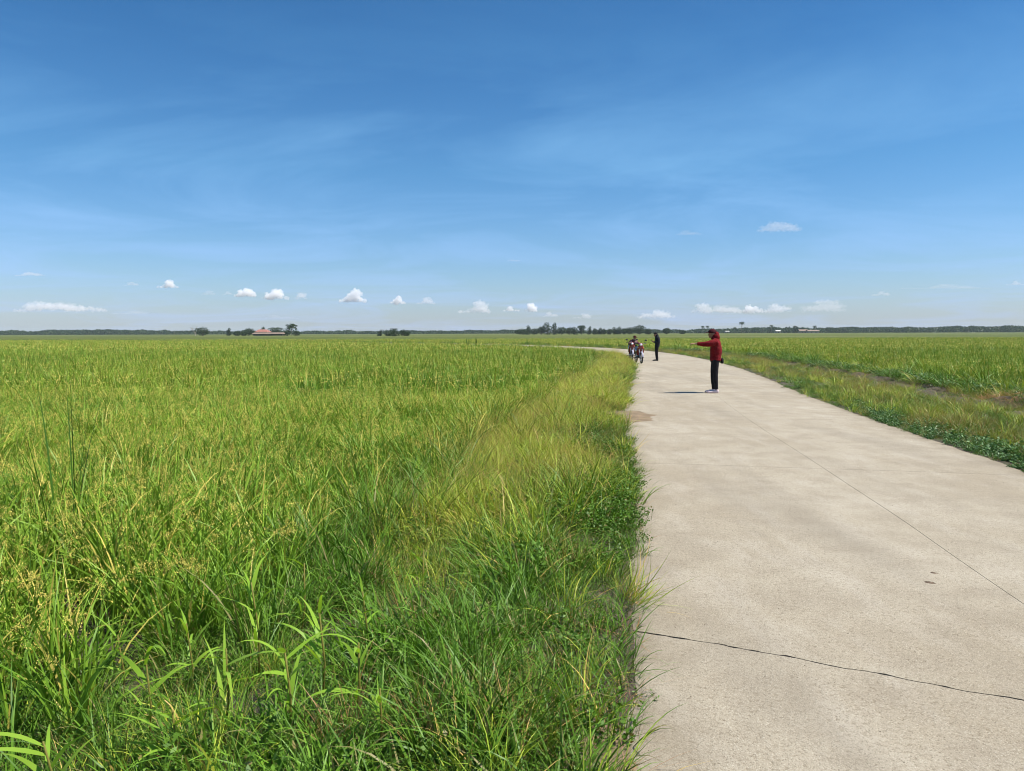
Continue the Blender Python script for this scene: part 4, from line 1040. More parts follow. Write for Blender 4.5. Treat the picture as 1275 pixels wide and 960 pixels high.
def hand(out, wrist, dirv, palmn, size=0.17, curl=0.5, point=False):
    """palm with five separate bent fingers; palmn = direction the palm faces"""
    w_ = Vector(wrist); d_ = Vector(dirv).normalized(); p_ = Vector(palmn); p_ = (p_ - d_ * p_.dot(d_)).normalized(); s_ = d_.cross(p_)
    k = size / 0.18
    loft([w_, w_ + d_ * 0.04 * k, w_ + d_ * 0.085 * k], [(0.020 * k, 0.026 * k), (0.013 * k, 0.038 * k), (0.011 * k, 0.037 * k)], 10, 0.4, out, up=p_)
    for i, (off, L) in enumerate(((-0.030, 0.068), (-0.010, 0.078), (0.010, 0.072), (0.029, 0.056))):
        c_ = 0.08 if (point and i == 0) else curl
        a0 = w_ + d_ * 0.082 * k + s_ * off * k; a_ = a0; th = c_ * 0.4; P = [a0 - d_ * 0.02 * k, a0]
        for f in (0.45, 0.32, 0.23):
            a_ = a_ + (d_ * math.cos(th) + p_ * math.sin(th)) * (L * f * k); P.append(a_); th += c_ * 0.9
        loft(P, [0.0095 * k, 0.0095 * k, 0.009 * k, 0.008 * k, 0.007 * k], 8, 0.8, out)
    a_ = w_ + d_ * 0.025 * k - s_ * 0.030 * k
    loft([a_, a_ + (d_ * 0.6 - s_ * 0.7 + p_ * 0.3) * 0.034 * k, a_ + (d_ * 1.4 - s_ * 0.8 + p_ * 0.6) * 0.042 * k], [0.012 * k, 0.010 * k, 0.008 * k], 8, 0.8, out)
def head(out, c, yaw_dir=(-1, 0, 0), s=1.0):
    """skull, jaw, nose, ears; faces along yaw_dir"""
    c = Vector(c); f = Vector(yaw_dir).normalized(); r_ = Vector((0, 0, 1)).cross(f)
    q = Matrix((f, r_, Vector((0, 0, 1)))).transposed()
    def P(x_, y_, z_): return c + q @ Vector((x_, y_, z_)) * s
    tmp = [[], []]
    ball(tmp, (0, 0, 0), (0.098, 0.076, 0.105)); ball(tmp, (0.030, 0, -0.062), (0.062, 0.056, 0.060)); ball(tmp, (0.062, 0, -0.090), (0.026, 0.026, 0.022), 10)
    ball(tmp, (0.104, 0, -0.030), (0.020, 0.012, 0.016), 8); ball(tmp, (0.092, 0, -0.012), (0.014, 0.010, 0.026), 8)
    for y_ in (-1, 1):
        ball(tmp, (-0.005, 0.078 * y_, -0.02), (0.018, 0.008, 0.030), 8); ball(tmp, (0.086, 0.030 * y_, 0.016), (0.012, 0.018, 0.008), 8)
    ball(tmp, (0.090, 0, -0.062), (0.012, 0.022, 0.006), 8); ball(tmp, (0.088, 0, -0.072), (0.011, 0.018, 0.006), 8)
    b_ = len(out[0]); out[0].extend([P(*v) for v in tmp[0]]); out[1].extend([tuple(i + b_ for i in f_) for f_ in tmp[1]])
def eyes(parent, c, yaw_dir, s=1.0):
    c = Vector(c); f = Vector(yaw_dir).normalized(); r_ = Vector((0, 0, 1)).cross(f)
    for y_ in (-1, 1):
        o_ = [[], []]; ball(o_, c + (f * 0.083 + r_ * 0.030 * y_ + Vector((0, 0, 0.002))) * s, 0.0115 * s, 8)
        me_ = bpy.data.meshes.new('eye'); me_.from_pydata([tuple(v) for v in o_[0]], [], o_[1]); link('eye', me_, parent, [M['eye']])
def cap(parent, c, yaw_dir, mat, s=1.0, name='cap'):
    c = Vector(c); f = Vector(yaw_dir).normalized(); r_ = Vector((0, 0, 1)).cross(f)
    o_ = [[], []]
    ball(o_, c + Vector((0, 0, 0.036)) * s, (0.112 * s, 0.096 * s, 0.092 * s) if abs(f.x) > 0.7 else (0.096 * s, 0.112 * s, 0.092 * s))
    o_[0] = [Vector((v.x, v.y, max(v.z, c.z + 0.02 * s))) for v in o_[0]]
    a_ = c + (f * 0.07 + Vector((0, 0, 0.036))) * s
    loft([a_, a_ + f * 0.06 * s + Vector((0, 0, -0.002)), a_ + f * 0.15 * s + Vector((0, 0, -0.022))], [(0.078 * s, 0.008), (0.074 * s, 0.007), (0.050 * s, 0.006)], 14, 0.5, o_, up=r_)
    ball(o_, c + Vector((0, 0, 0.128)) * s, 0.012 * s, 8)
    return fuse(name, o_, mat, parent, 0.005, 2)
M['skin'] = simple('skin', (0.30, 0.16, 0.09), 0.5, var=0.05)
M['eye'] = simple('eye', (0.05, 0.03, 0.02), 0.2, var=0.02)
M['redcloth'] = simple('dark_red_cloth', (0.15, 0.006, 0.009), 0.9, spec=0.2, var=0.14, scale=9, bump=0.2)
M['darkred'] = simple('maroon_cloth', (0.05, 0.006, 0.010), 0.85, spec=0.2, var=0.12, scale=9)
M['blackcloth'] = simple('black_cloth', (0.012, 0.011, 0.014), 0.85, spec=0.2, var=0.2, scale=9, bump=0.2)
M['navycloth'] = simple('blue_black_cloth', (0.010, 0.011, 0.018), 0.8, spec=0.25, var=0.2, scale=9, bump=0.2)
M['shoewhite'] = simple('pinkish_white_shoe', (0.62, 0.50, 0.52), 0.7, var=0.06)
M['rubber'] = simple('rubber', (0.018, 0.018, 0.018), 0.8, var=0.1)
M['phone'] = simple('black_glass', (0.01, 0.01, 0.012), 0.15, var=0.02)
m, n, l = mat_new('patterned_shirt')
tcn = N(n, 'ShaderNodeTexCoord'); nz = N(n, 'ShaderNodeTexNoise'); nz.inputs['Scale'].default_value = 11; nz.inputs['Detail'].default_value = 2
l.new(tcn.outputs['Object'], nz.inputs['Vector'])
c = Ramp(n, l, nz.outputs[0], [(0.0, (0.10, 0.012, 0.03)), (0.50, (0.26, 0.03, 0.05)), (0.56, (0.60, 0.36, 0.38))], 'CONSTANT')
p = N(n, 'ShaderNodeBsdfPrincipled'); l.new(c, p.inputs['Base Color']); p.inputs['Roughness'].default_value = 0.85
o = N(n, 'ShaderNodeOutputMaterial'); l.new(p.outputs[0], o.inputs[0]); M['pattern'] = m

def shoe(parent, heel, toe_dir, mat, L=0.27, name='shoe'):
    h_ = Vector(heel); d_ = Vector(toe_dir).normalized(); s_ = Vector((0, 0, 1)).cross(d_)
    o_ = [[], []]
    z0 = h_.z
    loft([h_ + Vector((0, 0, 0.045)) - d_ * 0.03, h_ + d_ * 0.09 + Vector((0, 0, 0.042)), h_ + d_ * (L - 0.09) + Vector((0, 0, 0.032)), h_ + d_ * (L - 0.05) + Vector((0, 0, 0.028))], [(0.036, 0.045), (0.040, 0.042), (0.046, 0.030), (0.036, 0.024)], 14, 0.8, o_, up=s_)
    loft([h_ + Vector((0, 0, 0.06)), h_ + Vector((0, 0, 0.10))], [(0.040, 0.046), (0.038, 0.044)], 14, 0.2, o_, up=s_)
    o_[0] = [Vector((v.x, v.y, max(v.z, z0))) for v in o_[0]]
    return fuse(name, o_, mat, parent, 0.006, 2)

# man in red, arm stretched out to the left
gp = G(888.5, 489.2)
root = empty('person', gp, R(-8)); tag(root, 'person in dark red hooded jacket and cap pointing with an outstretched arm', 'person')
hc = (-0.05, 0, 1.525)
b_ = [[], []]
head(b_, hc, (-1, 0.15, 0), 0.98)
loft([(0, 0, 1.44), (0.01, 0, 1.36), (0.02, 0, 1.30)], [0.052, 0.056, 0.07], 12, 0.3, b_)
loft([(0.02, 0, 1.34), (0.03, 0, 1.15), (0.02, 0, 0.98), (0.02, 0, 0.84)], [(0.17, 0.10), (0.155, 0.105), (0.13, 0.095), (0.155, 0.11)], 16, 0.4, b_)
for s_, xo in ((-1, 0.03), (1, -0.01)):
    loft([(0.02, 0.09 * s_, 0.88), (0.01 + xo, 0.10 * s_, 0.48), (0.03 + xo, 0.10 * s_, 0.09)], [0.078, 0.046, 0.033], 12, 0.5, b_)
# arm that points: shoulder - elbow - wrist, off to the left
loft([(0.00, -0.17, 1.31), (-0.26, -0.20, 1.275), (-0.49, -0.18, 1.275)], [0.048, 0.040, 0.027], 12, 0.6, b_)
hand(b_, (-0.49, -0.18, 1.275), (-1, 0.05, -0.02), (0, 0.15, -1), 0.18, 0.9, point=True)
# far arm hangs behind with the hand at the hip
loft([(0.02, 0.18, 1.31), (0.15, 0.22, 1.06), (0.11, 0.16, 0.86)], [0.048, 0.040, 0.027], 12, 0.6, b_)
hand(b_, (0.11, 0.16, 0.86), (0.15, -0.5, -0.8), (-1, 0, 0), 0.18, 0.8)
fuse('body', b_, M['skin'], root, 0.006, 3)
eyes(root, hc, (-1, 0.15, 0), 0.98)
j_ = [[], []]
loft([(0.02, 0, 1.385), (0.03, 0, 1.30), (0.045, 0, 1.12), (0.04, 0, 0.98), (0.035, 0, 0.85)], [(0.12, 0.09), (0.195, 0.125), (0.195, 0.150), (0.175, 0.142), (0.18, 0.145)], 22, 0.25, j_)
loft([(0.02, -0.13, 1.325), (-0.10, -0.19, 1.285), (-0.27, -0.20, 1.265), (-0.44, -0.185, 1.275)], [0.092, 0.086, 0.066, 0.044], 14, 0.3, j_)
loft([(0.02, 0.14, 1.32), (0.16, 0.22, 1.06), (0.12, 0.17, 0.90)], [0.088, 0.066, 0.048], 14, 0.3, j_)
loft([(0.005, 0, 1.37), (0.03, 0, 1.44), (0.01, 0, 1.50)], [(0.115, 0.105), (0.108, 0.112), (0.100, 0.085)], 18, 0.3, j_)
loft([(0.045, 0, 1.42), (0.045, 0, 1.50), (0.04, 0, 1.55)], [(0.095, 0.09), (0.095, 0.075), (0.08, 0.06)], 18, 0.5, j_)    # hood round the neck and head
fuse('hooded_jacket', j_, M['redcloth'], root, 0.008, 3, 0.02)
t_ = [[], []]
loft([(0.03, 0, 0.93), (0.03, 0, 0.82)], [(0.165, 0.12), (0.165, 0.125)], 18, 0.4, t_)
for s_, xo in ((-1, 0.03), (1, -0.01)):
    loft([(0.03, 0.085 * s_, 0.86), (0.00 + xo, 0.095 * s_, 0.48), (0.025 + xo, 0.10 * s_, 0.10)], [0.096, 0.066, 0.048], 14, 0.2, t_)
fuse('trousers', t_, M['blackcloth'], root, 0.008, 3, 0.012)
for s_, xo in ((-1, 0.03), (1, -0.01)): shoe(root, (0.03 + xo, 0.10 * s_, 0.0), (-1, -0.12 * 1, 0), M['shoewhite'])
cap(root, hc, (-1, 0.15, 0), M['darkred'])
# pouch at the hip
bm = bmesh.new(); boxm(bm, 0.17, 0.24, -0.02, 0.12, 0.76, 0.90); bmesh.ops.bevel(bm, geom=bm.edges[:], offset=0.018, segments=3, affect='EDGES')
bm_obj('belt_pouch', bm, M['blackcloth'], root)

# man in black looking at a phone
gp = G(817.5, 449.3)
root = empty('person', gp, R(4)); tag(root, 'person in black cap and black clothes looking down at a phone', 'person')
hc = (-0.07, 0, 1.455)
b_ = [[], []]; head(b_, hc, (-1, -0.1, -0.25), 0.96)
loft([(-0.02, 0, 1.38), (0.0, 0, 1.30), (0.01, 0, 1.26)], [0.050, 0.055, 0.07], 12, 0.3, b_)
loft([(0.02, 0, 1.28), (0.04, 0, 1.10), (0.02, 0, 0.94), (0.01, 0, 0.80)], [(0.165, 0.095), (0.15, 0.10), (0.13, 0.09), (0.15, 0.10)], 16, 0.4, b_)
for s_ in (-1, 1):
    loft([(0.01, 0.08 * s_, 0.84), (-0.005, 0.08 * s_, 0.45), (0.03, 0.07 * s_, 0.09)], [0.082, 0.054, 0.037], 12, 0.5, b_)
    loft([(0.02, 0.17 * s_, 1.26), (0.03, 0.21 * s_, 1.03), (-0.18, 0.07 * s_, 1.05)], [0.046, 0.038, 0.026], 12, 0.6, b_)
    hand(b_, (-0.18, 0.07 * s_, 1.05), (-0.9, -0.45 * s_, 0.25), (0.2, -0.6 * s_, 0.6), 0.17, 0.9)
fuse('body', b_, M['skin'], root, 0.006, 3); eyes(root, hc, (-1, -0.1, -0.25), 0.96)
j_ = [[], []]
loft([(0.02, 0, 1.33), (0.03, 0, 1.25), (0.05, 0, 1.08), (0.035, 0, 0.92), (0.02, 0, 0.80)], [(0.12, 0.09), (0.20, 0.125), (0.195, 0.14), (0.175, 0.13), (0.175, 0.13)], 20, 0.25, j_)
for s_ in (-1, 1):
    loft([(0.03, 0.14 * s_, 1.27), (0.04, 0.215 * s_, 1.03), (-0.14, 0.095 * s_, 1.045)], [0.078, 0.060, 0.042], 14, 0.3, j_)
loft([(-0.005, 0, 1.30), (0.0, 0, 1.38), (-0.02, 0, 1.43)], [(0.10, 0.10), (0.10, 0.10), (0.09, 0.085)], 16, 0.3, j_)
fuse('jacket', j_, M['navycloth'], root, 0.008, 3, 0.015)
t_ = [[], []]
loft([(0.01, 0, 0.88), (0.01, 0, 0.79)], [(0.155, 0.112), (0.155, 0.115)], 18, 0.4, t_)
for s_ in (-1, 1): loft([(0.01, 0.08 * s_, 0.82), (-0.005, 0.08 * s_, 0.45), (0.03, 0.07 * s_, 0.09)], [0.092, 0.066, 0.052], 14, 0.2, t_)
fuse('trousers', t_, M['blackcloth'], root, 0.008, 3, 0.01)
for s_ in (-1, 1): shoe(root, (0.03, 0.07 * s_, 0.0), (-1, 0.15 * s_, 0), M['rubber'])
cap(root, hc, (-1, -0.1, 0.0), M['blackcloth'])
ph = empty('phone', root.matrix_world @ Vector((0, 0, 0)))
bpy.data.objects.remove(ph)
bm = bmesh.new(); boxm(bm, -0.036, 0.036, -0.005, 0.005, -0.075, 0.075); bmesh.ops.bevel(bm, geom=bm.edges[:], offset=0.003, segments=2, affect='EDGES')
o_ = bm_obj('phone', bm, M['phone']); o_.rotation_euler = (R(-35), 0, R(90)); o_.location = gp + Vector((-0.285, -0.01, 1.10)); tag(o_, 'dark phone held up by the person in black', 'phone')

# ------------------------------------------------------------------ motorcycles
M['redpaint'] = simple('red_paint', (0.20, 0.008, 0.012), 0.25, var=0.04, coat=0.8)
M['whitepaint'] = simple('white_paint', (0.30, 0.29, 0.36), 0.5, var=0.03, coat=0.5)
M['chrome'] = simple('metal', (0.28, 0.27, 0.27), 0.4, metal=1.0, var=0.03)
M['blackplastic'] = simple('black_plastic', (0.02, 0.02, 0.022), 0.45, var=0.05)
M['lens'] = simple('clear_lens', (0.75, 0.75, 0.78), 0.08, var=0.01, coat=1.0)
M['amber'] = simple('amber_lens', (0.75, 0.25, 0.03), 0.15, var=0.02)
def torus(bm, c, R0, r, axis='X', seg=36, rs=10, squash=1.0):
    rings = []
    for i in range(seg):
        a_ = 2 * math.pi * i / seg; ring = []
        for k in range(rs):
            b2 = 2 * math.pi * k / rs; rr_ = R0 + r * math.cos(b2)
            ring.append(bm.verts.new((c[0] + r * squash * math.sin(b2), c[1] + rr_ * math.cos(a_), c[2] + rr_ * math.sin(a_))))
        rings.append(ring)
    for i in range(seg):
        for k in range(rs): bm.faces.new((rings[i][k], rings[i][(k + 1) % rs], rings[(i + 1) % seg][(k + 1) % rs], rings[(i + 1) % seg][k]))
def mesh_from(name, out, mat, parent, smooth=True):
    me_ = bpy.data.meshes.new(name); me_.from_pydata([tuple(v) for v in out[0]], [], out[1]); me_.update()
    bm = bmesh.new(); bm.from_mesh(me_); bmesh.ops.recalc_face_normals(bm, faces=bm.faces); bm.to_mesh(me_); bm.free()
    if smooth: me_.polygons.foreach_set('use_smooth', np.ones(len(me_.polygons), dtype=bool))
    return link(name, me_, parent, [mat])
def motorcycle(label, loc, rz, accent):
    """front points to -Y in its own frame, like a small underbone bike"""
    rt = empty('motorcycle', loc, rz); tag(rt, label, 'motorcycle', 'motorcycles parked at the road edge')
    for y_ in (-0.61, 0.62):
        bm = bmesh.new(); torus(bm, (0, y_, 0.285), 0.245, 0.040, squash=0.9)
        w_ = bm_obj('wheel', bm, M['rubber'], rt)
        bm = bmesh.new(); torus(bm, (0, y_, 0.285), 0.205, 0.014, squash=1.3); bm_obj('rim', bm, M['chrome'], w_)
        bm = bmesh.new()
        for i in range(10):
            a_ = i * math.pi / 5; limb(bm, (0.015 * (-1) ** i, y_, 0.285), (0, y_ + 0.2 * math.cos(a_), 0.285 + 0.2 * math.sin(a_)), 0.004, 0.004, 5)
        limb(bm, (-0.06, y_, 0.285), (0.06, y_, 0.285), 0.035, 0.035, 12); bm_obj('spokes', bm, M['chrome'], w_)
    o_ = [[], []]      # frame and engine
    loft([(0, -0.33, 0.86), (0, -0.24, 0.55), (0, 0.05, 0.42), (0, 0.40, 0.52)], [0.028, 0.03, 0.03, 0.028], 10, 0.3, o_)
    loft([(0, -0.16, 0.34), (0, 0.12, 0.33)], [(0.10, 0.09), (0.12, 0.10)], 12, 0.4, o_)
    loft([(0, 0.05, 0.30), (0.05, 0.62, 0.285)], [0.03, 0.022], 8, 0.3, o_)
    loft([(-0.05, 0.05, 0.30), (-0.05, 0.62, 0.285)], [0.03, 0.022], 8, 0.3, o_)
    mesh_from('frame', o_, M['blackplastic'], rt)
    o_ = [[], []]
    for s_ in (-1, 1): loft([(0.075 * s_, -0.37, 0.78), (0.075 * s_, -0.52, 0.48), (0.07 * s_, -0.61, 0.285)], [0.022, 0.024, 0.026], 10, 0.3, o_)
    mesh_from('fork', o_, M['chrome'], rt)
    o_ = [[], []]; pts = []
    for i in range(7):
        a_ = R(10 + i * 18); pts.append((0, -0.61 - 0.315 * math.sin(a_ - R(40)) * 1.0, 0.285 + 0.315 * math.cos(a_ - R(40))))
    loft(pts, [(0.045, 0.008)] * 7, 12, 0.4, o_, up=(1, 0, 0)); mesh_from('front_mudguard', o_, accent, rt)
    o_ = [[], []]
    loft([(0, 0.30, 0.66), (0, 0.62, 0.64), (0, 0.88, 0.56), (0, 0.98, 0.44)], [(0.07, 0.02), (0.07, 0.016), (0.06, 0.012), (0.05, 0.010)], 12, 0.4, o_, up=(1, 0, 0)); mesh_from('rear_mudguard', o_, M['blackplastic'], rt)
    o_ = [[], []]      # leg shield and nose
    loft([(0, -0.40, 0.90), (0, -0.38, 0.76), (0, -0.30, 0.58), (0, -0.20, 0.42)], [(0.11, 0.07), (0.17, 0.06), (0.20, 0.045), (0.14, 0.03)], 16, 0.4, o_, up=(1, 0, 0))
    loft([(0, -0.28, 0.60), (0, 0.0, 0.56), (0, 0.20, 0.60)], [(0.06, 0.07), (0.06, 0.07), (0.08, 0.08)], 14, 0.3, o_, up=(1, 0, 0)); mesh_from('leg_shield', o_, M['redpaint'], rt)
    o_ = [[], []]
    loft([(0, 0.08, 0.62), (0, 0.40, 0.64), (0, 0.80, 0.74)], [(0.11, 0.09), (0.12, 0.09), (0.06, 0.04)], 14, 0.5, o_, up=(1, 0, 0)); mesh_from('tail_body', o_, M['redpaint'], rt)
    o_ = [[], []]
    loft([(0, -0.02, 0.735), (0, 0.25, 0.745), (0, 0.66, 0.80)], [(0.11, 0.035), (0.13, 0.04), (0.11, 0.035)], 14, 0.7, o_, up=(1, 0, 0)); mesh_from('seat', o_, M['blackplastic'], rt)
    o_ = [[], []]
    loft([(-0.32, -0.24, 1.00), (-0.16, -0.33, 0.99), (0, -0.36, 0.95), (0.16, -0.33, 0.99), (0.32, -0.24, 1.00)], [0.017, 0.013, 0.02, 0.013, 0.017], 10, 0.4, o_); hb_ = mesh_from('handlebar', o_, M['blackplastic'], rt)
    o_ = [[], []]; ball(o_, (0, -0.41, 0.955), (0.105, 0.085, 0.075)); hc_ = mesh_from('headlight_cowl', o_, M['redpaint'], rt)
    o_ = [[], []]; ball(o_, (0, -0.468, 0.945), (0.075, 0.045, 0.055)); mesh_from('headlight', o_, M['lens'], hc_)
    for s_ in (-1, 1):
        o_ = [[], []]; loft([(0.20 * s_, -0.31, 1.00), (0.26 * s_, -0.30, 1.13)], [0.006, 0.006], 6, 0.3, o_); ball(o_, (0.285 * s_, -0.30, 1.165), (0.065, 0.014, 0.042), 12); mesh_from('mirror', o_, M['blackplastic'], rt)
        o_ = [[], []]; ball(o_, (0.13 * s_, -0.46, 0.80), (0.035, 0.02, 0.025), 10); mesh_from('turn_signal', o_, M['amber'], rt)
        o_ = [[], []]; loft([(0.08 * s_, 0.02, 0.28), (0.26 * s_, 0.02, 0.27)], [0.014, 0.018], 8, 0.3, o_); mesh_from('footpeg', o_, M['rubber'], rt)
    o_ = [[], []]; loft([(0.10, -0.10, 0.28), (0.13, 0.20, 0.24), (0.14, 0.45, 0.27), (0.14, 0.80, 0.33)], [0.018, 0.022, 0.042, 0.036], 12, 0.3, o_); mesh_from('exhaust', o_, M['chrome'], rt)
    o_ = [[], []]; loft([(0.06, 0.12, 0.27), (0.26, 0.16, 0.0)], [0.012, 0.010], 8, 0.3, o_); mesh_from('kickstand', o_, M['blackplastic'], rt)
    o_ = [[], []]; ball(o_, (0, 0.87, 0.70), (0.07, 0.03, 0.035), 10); mesh_from('tail_light', o_, simple('red_lens', (0.5, 0.02, 0.02), 0.15), rt)
    return rt
pm = G(798.6, 452.6); HD = R(3)
fwd = Vector((math.sin(HD), -math.cos(HD), 0))
m1 = pm - fwd * 0.61; m1.z = 0
motorcycle('red motorcycle with pale mudguard facing the camera, nearest the person in black', (m1.x, m1.y, 0.0), HD, M['whitepaint'])
pm2 = G(788.2, 448.6)
m2 = pm2 - fwd * 0.55
motorcycle('second red motorcycle, behind and left of the first, half hidden by grass', (m2.x, m2.y, -0.01), R(-2), M['whitepaint'])

# rider sitting on the second motorcycle, hunched over the bars
rt = empty('person', (m2.x + 0.10, m2.y - 0.05, -0.01), R(10)); tag(rt, 'person in maroon cap and red patterned shirt sitting astride a parked motorcycle', 'person')
hc = (0.03, -0.20, 1.27)
b_ = [[], []]; head(b_, hc, (0.25, -1, 0), 0.98)
loft([(0.02, -0.15, 1.18), (0.01, -0.08, 1.12)], [0.052, 0.07], 12, 0.3, b_)
loft([(0, -0.06, 1.10), (0, 0.08, 0.95), (0, 0.20, 0.86)], [(0.16, 0.10), (0.15, 0.11), (0.16, 0.12)], 16, 0.4, b_, up=(1, 0, 0))
for s_ in (-1, 1):
    loft([(0.08 * s_, 0.18, 0.84), (0.17 * s_, -0.16, 0.72), (0.19 * s_, 0.0, 0.34)], [0.085, 0.060, 0.040], 12, 0.5, b_)
    loft([(0.17 * s_, -0.06, 1.10), (0.27 * s_, -0.08, 0.93), (0.27 * s_, -0.22, 1.02)], [0.046, 0.038, 0.026], 12, 0.6, b_)
    hand(b_, (0.27 * s_, -0.18, 1.02), (0, -1, 0.05), (0, 0, -1), 0.16, 1.2)
fuse('body', b_, M['skin'], rt, 0.006, 3); eyes(rt, hc, (0.25, -1, 0), 0.98)
j_ = [[], []]
loft([(0, -0.11, 1.15), (0, -0.05, 1.09), (0, 0.08, 0.95), (0, 0.20, 0.84)], [(0.10, 0.08), (0.20, 0.12), (0.19, 0.14), (0.185, 0.145)], 18, 0.3, j_, up=(1, 0, 0))
for s_ in (-1, 1): loft([(0.15 * s_, -0.05, 1.11), (0.27 * s_, -0.07, 0.93), (0.27 * s_, -0.17, 0.98)], [0.07, 0.056, 0.042], 14, 0.3, j_)
fuse('shirt', j_, M['pattern'], rt, 0.008, 3, 0.012)
t_ = [[], []]
loft([(0, 0.14, 0.86), (0, 0.26, 0.84)], [(0.16, 0.11), (0.165, 0.10)], 16, 0.4, t_, up=(1, 0, 0))
for s_ in (-1, 1): loft([(0.08 * s_, 0.18, 0.84), (0.17 * s_, -0.16, 0.72), (0.19 * s_, 0.0, 0.37)], [0.098, 0.075, 0.056], 14, 0.2, t_)
fuse('trousers', t_, M['blackcloth'], rt, 0.008, 3, 0.01)
for s_ in (-1, 1): shoe(rt, (0.19 * s_, 0.03, 0.285), (0.1 * s_, -1, 0), M['shoewhite'], 0.26)
cap(rt, hc, (0.25, -1, 0), M['darkred'])

# ------------------------------------------------------------------ single plants near the viewer
pr = np.random.default_rng(99)
def cane(label, px, py, n_leaf, L, w, tall, lean=(0.3, 1.1), heads=False, z=None):
    """leafy stalk whose crown shows at the given spot in the view"""
    zt = tall * 0.7
    g_ = G(px, py, zt + (z if z is not None else -0.3)); zz = float(ground_z(np.array([g_.x]), np.array([g_.y]))[0])
    rt = tag(empty('grass_plant', (g_.x, g_.y, zz - 0.02)), label, 'plant', 'broad-leaved grass plants in the near verge')
    bm = bmesh.new(); tp = Vector((pr.uniform(-0.06, 0.06), pr.uniform(-0.06, 0.06), tall * 0.8)); limb(bm, (0, 0, 0), tp, 0.006, 0.0035); bm_obj('stem', bm, M['cane'], rt)
    outs = []
    n_leaf += 3; L *= 0.88; w *= 0.82
    for i in range(n_leaf):
        f = 0.35 + 0.65 * (i + 0.5) / n_leaf; b0 = tp * f
        v, q, a_ = blades(pr, 1, L * 0.7, L * 1.15, w, 0.001, lean, (0.5, 1.7), 8, 0.0, b0.z, 0.1, 0.75, rnd=(0.2, 1.0), base=(b0.x, b0.y)); a_[:, 1] = 0.5 + a_[:, 1] * 0.5
        outs.append((v, q, a_))
    v, q, a_ = merge(outs); link('leaves', np_mesh('leaves', v, q, a_), rt, [M['cane']])
cane('broad bright leaves fanning out just above the bottom edge', 180, 830, 6, 0.34, 0.028, 0.62)
cane('tallest bright broad-leaved grass near the front rice ears', 320, 745, 8, 0.30, 0.024, 0.70)
cane('bright grass with one long drooping leaf at bottom centre-left', 275, 850, 7, 0.36, 0.026, 0.58)
cane('bright leafy stalk right of the drooping leaf', 400, 815, 8, 0.27, 0.022, 0.62)
cane('bright leafy stalk low beside the red-tipped tuft', 360, 880, 6, 0.30, 0.026, 0.50)
cane('single bright leafy stalk in the bottom left corner', 70, 920, 4, 0.36, 0.026, 0.50)
cane('young bright grass shoot deeper among the front rice', 370, 720, 6, 0.24, 0.018, 0.66)
cane('bright leaves poking out right of the lush dark grass', 455, 780, 5, 0.22, 0.018, 0.52)

cane('bright leafy stalk left of the tallest bright broad-leaved grass', 235, 770, 6, 0.26, 0.026, 0.60)
cane('short bright stalk with sideways leaves above the rust-red tuft', 440, 870, 6, 0.28, 0.024, 0.50, (0.6, 1.3))
cane('bright stalk with crossing leaves beside the left gap in the rice', 150, 765, 5, 0.28, 0.026, 0.55, (0.5, 1.3))
cane('pale bright stalk rising right of the lush dark grass patch', 520, 730, 6, 0.22, 0.018, 0.52)
cane('bright stalk lying low in the grass at bottom left', 215, 910, 5, 0.32, 0.028, 0.42, (0.7, 1.4))
cane('thin bright shoot near the middle of the bottom edge', 470, 930, 6, 0.24, 0.018, 0.42)
def rice_plant(label, px, py, Z_):
    g_ = G(px, py, Z_); zz = float(ground_z(np.array([g_.x]), np.array([g_.y]))[0])
    rt = tag(empty('rice_plant', (g_.x, g_.y, zz)), label, 'rice plant', 'rice plants with heavy ears at the field corner')
    v, q, a_ = merge([blades(pr, 9, 0.45, 0.75, 0.014, 0.05, (0.02, 0.5), (0.3, 1.6), 7)]); link('leaves', np_mesh('leaves', v, q, a_), rt, [M['rice']])
    for k_ in range(4):
        v, q, a_ = merge(panicles(pr, 1, 0.55, 0.70, 0.07, 90, 0.011, 0.005, 2.3)); link('ear', np_mesh('ear', v, q, a_), rt, [M['rice']])
rice_plant('rice plant with drooping yellow ears at the left edge of the front corner', 30, 705, 0.25)
rice_plant('rice plant with reddish-gold hanging ears over the dark gap', 128, 705, 0.2)
rice_plant('rice plant with bent ears beside the bright broad leaves', 205, 705, 0.2)
rice_plant('rice plant whose ears lean into the lush dark grass', 330, 660, 0.2)
def tuft(label, px, py, outs, mat, z=0.0, tilt=(0, 0, 0), name='grass_tuft'):
    g_ = G(px, py, z); zz = float(ground_z(np.array([g_.x]), np.array([g_.y]))[0])
    rt = tag(empty(name, (g_.x, g_.y, zz - 0.01)), label, 'grass tuft'); v, q, a_ = merge(outs)
    o_ = link('stalks', np_mesh('stalks', v, q, a_), rt, [mat]); o_.rotation_euler = tilt
tuft('dry golden tuft leaning out over the concrete edge', 788, 750, [blades(pr, 80, 0.20, 0.42, 0.0042, 0.10, (0.0, 0.7), (0.3, 1.2), 6), blades(pr, 24, 0.15, 0.3, 0.003, 0.07, (0.6, 1.3), (0.2, 0.8), 4, 0.9)], M['dry'], 0.0, (0, R(42), R(0)))
tuft('rust-red tipped tuft at the bottom edge', 525, 955, [blades(pr, 30, 0.22, 0.38, 0.004, 0.06, (0.0, 0.5), (0.2, 0.9), 5, 0.0), blades(pr, 24, 0.25, 0.38, 0.003, 0.06, (0.0, 0.5), (0.2, 0.8), 5, 1.0)], M['red'], -0.1)
tuft('orange-brown withered tuft left of the rust-red one', 425, 975, [blades(pr, 26, 0.25, 0.5, 0.0035, 0.07, (0.0, 0.6), (0.2, 0.9), 5, 1.0), blades(pr, 20, 0.2, 0.4, 0.004, 0.07, (0.1, 0.7), (0.2, 0.9), 5)], M['red'], -0.2)
